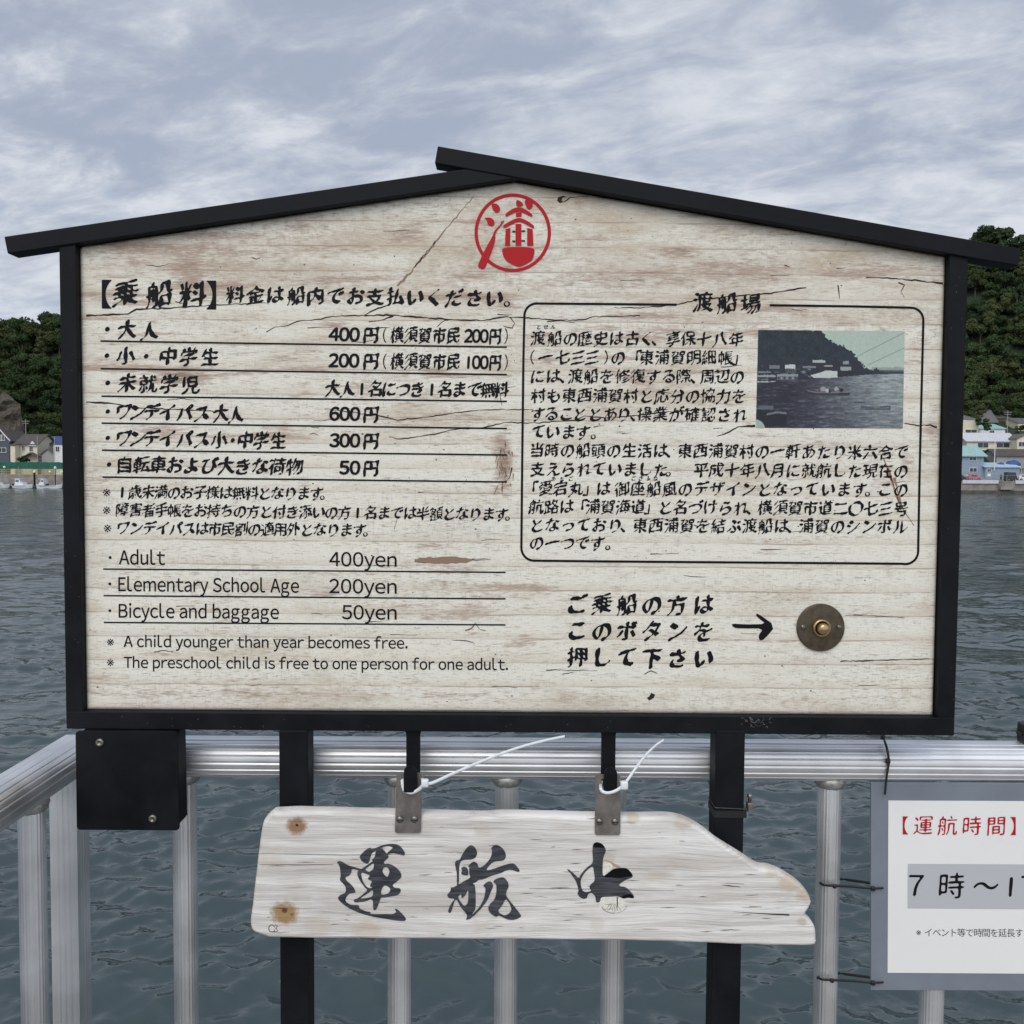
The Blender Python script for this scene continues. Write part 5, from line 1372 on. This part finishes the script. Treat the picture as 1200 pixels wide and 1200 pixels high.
strokes((515, 980), s3, [
    ([(415, 113), (470, 138), (510, 210), (487, 287), (430, 314), (330, 314), (285, 337), (263, 390), (261, 660), (231, 665), (235, 500), (207, 380), (210, 340), (240, 318), (270, 318), (310, 233), (360, 158)], []),
    ([(97, 790), (150, 732), (152, 682), (180, 690), (240, 655), (330, 600), (420, 555), (395, 500), (400, 410), (378, 405), (450, 332), (512, 363), (524, 430), (600, 393), (680, 300), (700, 240), (705, 190), (687, 160), (730, 122), (785, 117), (852, 163), (893, 240), (882, 302), (850, 327), (740, 337), (680, 372), (614, 462), (720, 440), (870, 383), (985, 356), (1032, 395), (1078, 457), (1062, 483), (960, 447), (880, 462), (830, 492), (700, 527), (580, 580), (530, 582), (485, 617), (438, 632), (482, 655), (487, 980), (440, 1032), (437, 1097), (345, 1128), (380, 1060), (290, 960), (235, 852), (207, 852), (182, 930), (152, 1028), (112, 1022), (128, 960), (158, 900), (210, 835), (130, 832)], [[(242, 812), (293, 765), (293, 842), (350, 790), (387, 700), (385, 900), (330, 937), (290, 890)]]),
    ([(288, 420), (340, 403), (382, 435), (390, 522), (350, 527), (283, 507), (305, 460)], []),
    ([(577, 662), (650, 602), (702, 608), (722, 670), (692, 730), (642, 860), (562, 962), (442, 1088), (424, 1066), (520, 970), (588, 860), (613, 760), (618, 690)], []),
    ([(722, 600), (760, 568), (862, 542), (923, 620), (927, 680), (892, 740), (892, 800), (962, 890), (1098, 1060), (1082, 1088), (1000, 1121), (920, 1118), (860, 1092), (790, 1057), (760, 1083), (690, 1043), (650, 980), (663, 920), (738, 850), (763, 760), (763, 642), (728, 627)], [[(885, 832), (940, 902), (970, 980), (930, 1040), (870, 1064), (810, 1034), (780, 1000), (850, 910)]])])
strokes((655, 980), 1143/100, [
    ([(453, 105), (510, 72), (592, 108), (635, 190), (602, 260), (587, 320), (582, 545), (650, 500), (730, 432), (870, 420), (927, 438), (993, 520), (983, 552), (900, 582), (807, 640), (812, 670), (892, 678), (952, 730), (1008, 800), (1003, 833), (930, 822), (860, 838), (790, 802), (700, 810), (562, 812), (552, 873), (515, 893), (493, 872), (488, 800), (438, 757), (400, 767), (382, 792), (377, 828), (330, 843), (278, 817), (246, 770), (263, 735), (256, 690), (228, 600), (158, 500), (107, 445), (125, 437), (202, 500), (265, 568), (300, 500), (370, 420), (460, 358), (448, 230)],
     [[(455, 402), (400, 432), (332, 502), (287, 590), (297, 680), (320, 735), (370, 752), (437, 733), (405, 690), (420, 648), (485, 598), (465, 450)]])])
A1 = ([], []); cz = lambda p: np.array([(655+x/11.43, 980+y/11.43) for x, y in chaikin(p, 2)])
print_poly(A1, [cz([(588, 550), (650, 502), (730, 434), (870, 423), (926, 441), (990, 520), (975, 540), (900, 545), (800, 560), (700, 552)])], onto(YD-.0011))
print_poly(A1, [cz([(830, 805), (900, 785), (960, 770), (1003, 815), (1000, 831), (930, 820), (860, 836)])], onto(YD-.0011))
print_poly(A1, [cz([(455, 108), (510, 76), (590, 112), (620, 160), (540, 150), (458, 150)])], onto(YD-.0011))
M['void'] = mat('soot_black_paint', (.006, .006, .007), .8, spec=.1)
obj('black_recess', A1, M['void'], wood)
A1 = ([], []); M['plug'] = mat('cream_wood_plug', (.73, .69, .61), .75, vary=.15, scale=200)
print_poly(A1, [cz([(592, 345), (640, 340), (690, 362), (728, 405), (700, 445), (600, 535), (585, 540), (588, 430)])], onto(YD-.00035))
print_poly(A1, [np.array([(717.5+16*math.cos(t), 1058+11.5*math.sin(t)) for t in np.linspace(0, 2*math.pi, 33)[:-1]])], onto(YD-.00025))
obj('wood_plug', A1, M['plug'], wood)
A1 = ([], []); M['rust'] = mat('tan_worn_edge', (.40, .31, .21), .8)
print_poly(A1, [stroke_poly([(655+x/11.43, 980+y/11.43) for x, y in ((595, 325), (640, 325), (690, 345), (740, 385), (790, 405), (830, 418))], [.3, .8, 1.2, 3.2, 3.0, .6])], onto(YD-.0004))
obj('worn_edge', A1, M['rust'], wood)
# dowel end, checks and pencilled mark
A1 = ([], []); mp = onto(YD-.0004)
dc = (655+740/11.43, 980+925/11.43)
print_poly(A1, [stroke_poly([(dc[0]+15.0*math.cos(t), dc[1]-1+10.2*math.sin(t)) for t in np.linspace(.15, 2.9, 24)], [.25]*12+[.5]*12)], mp)
for a in (.9, 1.2, 1.5, 1.75, 2.1, 2.5): print_poly(A1, [stroke_poly([(dc[0]+4*math.cos(a), dc[1]-5+3*math.sin(a)), (dc[0]+9*math.cos(a), dc[1]-2+6*math.sin(a)), (dc[0]+12*math.cos(a), dc[1]-1+8*math.sin(a))], [.2, .45, .2])], mp)
print_poly(A1, [stroke_poly([(723.3, 1051), (723.5, 1059), (723.0, 1067)], [1.3, 1.1, .3])], mp)
for pts, wds in (([(860, 1068.5), (890, 1070.5), (925, 1072.2)], [.3, .9, 1.8]), ([(620, 1041), (700, 1042), (790, 1044)], [.3, .7, .3]), ([(845, 1037), (855, 1038), (868, 1039.5)], [.3, 1.2, .4]), ([(850, 1035), (872, 1036)], [.4, .5]), ([(878, 1062), (893, 1063)], [.5, .4]), ([(300, 1000), (400, 1002), (500, 1001)], [.3, .6, .3]), ([(305, 1013), (350, 1013.5), (390, 1013)], [.3, .7, .3]), ([(450, 1062), (560, 1062.5), (640, 1062)], [.2, .45, .2])):
    print_poly(A1, [stroke_poly(pts, np.array(wds))], mp)
for _ in range(80):
    x, y = RNG.uniform(310, 900), RNG.uniform(956, 1098)
    if x > 790 and y < 955+(x-790)*.75: continue
    L_ = RNG.uniform(3, 22); print_poly(A1, [stroke_poly([(x, y), (x+L_/2, y+RNG.normal(0, .3)), (x+L_, y+RNG.normal(0, .5))], [.15, RNG.uniform(.3, .8), .15])], mp)
th2 = np.linspace(0.4, 5.9, 18)
print_poly(A1, [stroke_poly([(318.5+3.6*math.cos(t), 1088+4.2*math.sin(t)) for t in th2], [.8]*18)], mp); print_poly(A1, [stroke_poly([(322, 1084), (325.5, 1085), (323, 1088), (326, 1091), (321.5, 1092)], [.8]*5)], mp)
obj('wood_checks', A1, M['crack'], wood)
# stainless hanging brackets
def bracket(pl, hole, screws):
    y0 = YD-.0032
    bm = bmesh.new(); n = len(pl)
    o_ = [at(x, y, y0) for x, y in pl]; h_ = [at(x, y, y0) for x, y in hole]
    T2 = ([], [])
    print_poly(T2, [np.array(pl, float), np.array(hole, float)], onto(y0)); nf = len(T2[0])
    V = list(T2[0])+[(x, y+.0030, z) for x, y, z in T2[0]]
    Fc = list(T2[1])+[tuple(nf+i for i in f_[::-1]) for f_ in T2[1]]
    k1 = len(pl); k2 = len(hole)
    Fc += [(i, (i+1) % k1, nf+(i+1) % k1, nf+i) for i in range(k1)]+[(k1+i, k1+(i+1) % k2, nf+k1+(i+1) % k2, nf+k1+i) for i in range(k2)]
    b = obj('bracket', (V, Fc), M['steel'], pq)
    for x, y in screws:
        q = at(x, y, y0); obj('screw', lathe([(4.4*k, -.0004), (4.3*k, .0012), (3.2*k, .0030), (1.5*k, .0037), (0, .0038)], q, 'Y', 22), M['screw'], b, True)
        obj('screw_slot', box(q.x-3.4*k, q.x+3.4*k, q.y-.0040, q.y-.0030, q.z-.0006, q.z+.0006), M['tie_black'], b)
def rrect(x0, y0, x1, y1, r, dx=0):
    out = []
    for cx, cy, a0 in ((x1-r, y0+r, -90), (x1-r, y1-r, 0), (x0+r, y1-r, 90), (x0+r, y0+r, 180)):
        out += [(cx+r*math.cos(R(a))+(dx*(y1-(cy+r*math.sin(R(a))))/(y1-y0)), cy+r*math.sin(R(a))) for a in np.linspace(a0, a0+90, 6)]
    return out
bracket(rrect(462.6, 906, 493, 976.2, 3, 2), rrect(470.5, 910.5, 489, 930, 2, .6), ((468.8, 959.8), (485.9, 959.8)))
bracket(rrect(696.9, 908, 726.8, 978.6, 3, .5), rrect(704.5, 912.5, 722.5, 931, 2, .3), ((702.4, 962.6), (720.7, 962.6)))

# ================================================================== CABLE TIES
def tie(name, label, path3, r, mt, heads, flat=.45, loops=()):
    """a strap with its locking head(s)"""
    p0 = Vector(path3[0]); t = thing(name, label, 'cable tie', p0, 'white cable ties on the plaque hooks' if mt == 'tie_white' else 'black cable ties')
    obj('strap', tube(smooth_path(path3, 8), r, n=8, flat=flat, r1=r*.8), M[mt], t, True)
    for lp in loops: obj('strap', tube(smooth_path(lp, 8), r, n=8, flat=flat), M[mt], t, True)
    for c_, sz in heads: obj('head', box(c_[0]-sz, c_[0]+sz, c_[1]-sz*.8, c_[1]+sz*.8, c_[2]-sz*1.1, c_[2]+sz*1.1, sz*.4), M[mt], t, True)
yt = YF-.060
V3 = lambda x, y, Yd: tuple(at(x, y, Yd))
tie('cable_tie', 'white cable tie on the left hook, its tail rising to the right', [V3(497, 916, yt), V3(505, 918, yt), V3(530, 907, yt+.012), V3(565, 892, yt+.030), V3(605, 877, yt+.045), V3(640, 867.5, yt+.055), V3(662, 863, yt+.06)], .0024, 'tie_white', [(V3(498, 917.5, yt), .0050)],
    loops=[[V3(471.5, 918, YF-.05), V3(471, 908, YF-.03), V3(478, 904, YF-.008), V3(489, 907, YF-.012), V3(495, 913, YF-.045), V3(497, 918, yt)], [V3(471.5, 918, YF-.05), V3(474, 926, YF-.052), V3(482, 929, YF-.0525), V3(491, 925, YF-.056), V3(497, 918, yt)]])
tie('cable_tie', 'white cable tie looped round the right hook, its tail curving up', [V3(731, 920, yt), V3(737, 912, yt+.005), V3(745, 900.5, yt+.014), V3(757, 885, yt+.03), V3(768, 874, yt+.045), V3(778, 867, yt+.055)], .0022, 'tie_white', [(V3(731.5, 920, yt), .0052)],
    loops=[[V3(731, 919, yt), V3(724, 914, YF-.03), V3(716, 912, YF-.006), V3(706, 916, YF-.02), V3(703.8, 922, YF-.055), V3(706, 927.5, yt), V3(713, 929.2, yt-.002), V3(722, 926.5, yt-.002), V3(731, 920.5, yt)]])
yr = YR-.0345
tie('cable_tie', 'black cable tie dropping over the handrail to the notice board', [V3(1035.5, 862, YR-.004), V3(1036, 866, YR-.02), V3(1039.5, 878, yr), V3(1041.5, 893, yr-.001), V3(1039, 910, yr-.001), V3(1037, 931, YR-.034)], .0021, 'tie_black', [(V3(1034.5, 864, YR-.016), .0032), (V3(1040.5, 892, yr-.003), .0034)])
for yq, yl, lab in ((1039, 1036, 'black cable tie holding the notice to the baluster at mid height'), (1149, 1146.5, 'black cable tie holding the lower edge of the notice to the baluster')):
    xo = 0 if yq < 1100 else -3
    yb = YR-.021
    tie('cable_tie', lab, [V3(961+xo, yl-1, yb+.006), V3(966+xo, yl+1, yb-.001), V3(980+xo, yl+2, yb-.003), V3(1000, yl+3, yb-.004), V3(1022, yl+5, yb-.008), V3(1035.5, yl+4.5, YR-.033)], .0023, 'tie_black', [(V3(978+xo, yl+2.5, yb-.003), .0028), (V3(1023, yl+5.4, yb-.009), .0030)],
        loops=[[V3(961+xo, yl-1, yb+.006), V3(966+xo, yl-5, YR+.02), V3(985+xo, yl-6, YR+.021), V3(993+xo, yl-5, YR+.005), V3(1021, yl-1, YR-.018)]])
p = at(1200.5, 857, YR)
cp = thing('cable_clip', 'black plastic clip standing on the handrail at the right frame edge', 'clip', (p.x, YR, ZT))
obj('clip_body', box(p.x-.006, p.x+.014, YR-.012, YR+.012, ZT-.001, at(1200, 847, YR).z, .003), M['tie_black'], cp)
obj('clip_tooth', box(p.x-.010, p.x-.0055, YR-.006, YR+.006, at(1200, 861, YR).z, at(1200, 857.5, YR).z, .001), M['tie_black'], cp)

# ================================================================== OPENING HOURS NOTICE
YN = YR-.0262
nb = thing('notice_board', 'grey blue board with a white timetable sheet tied to the railing', 'notice', (at(1200, 1160, YN).x, YN, at(1200, 1160, YN).z))
PX1 = 1372
obj('board', px_prism([(1020.6, 916.8), (PX1, 918.6), (PX1, 1162), (1020.6, 1160.4)], YN, YN+.005, .0008), M['plate'], nb)
pp = obj('paper', px_prism([(1041.2, 938.2), (PX1-20, 939.6), (PX1-20, 1142), (1040.2, 1140)], YN-.0008, YN-.0001), M['paper'], nb)
T = ([], []); NI = onto(YN-.0014)
put_glyph(T, plain('【', -.006), 1061.3, 967.8, 23.5, 23.5, .006, NI); put_glyph(T, plain('】', -.006), 1187, 968.6, 23.5, 23.5, .006, NI)
line(T, '運航時間', 1082, 1167.5, 967.8, 968.4, 25, NI, style=lambda c: brush(c, a=.012, b=.006, base=-.008, rise=.05, noise=.004, flare=.2))
obj('red_heading', T, M['red'], pp)
T = ([], []); print_poly(T, [np.array([(1063.8, 1012.3), (PX1-44, 1013.6), (PX1-44, 1066.4), (1063.6, 1064.6)])], onto(YN-.0011)); obj('grey_band', T, M['band'], pp)
T = ([], [])
thin = lambda c: brush(c, a=.014, b=.008, base=-.006, rise=.03 if c not in '０1２３４５６７８９' else 0, noise=.003, flare=.2)
line(T, '7時～17', 0, 0, 1038.2, 1039.2, 34, NI, style=thin, xs=[1073.5, 1115, 1155.5, 1184.5, 1205])
obj('hours_lettering', T, M['ink'], pp); T = ([], [])
line(T, '※イベント等で時間を延長する', 1078.5, 1204, 1092.8, 1093.6, 10.8, NI, style=lambda c: plain(c, -.008))
obj('note_lettering', T, M['ink'], pp)

# nothing in the picture is a light source besides sky and sun
S.cycles.max_bounces = 6
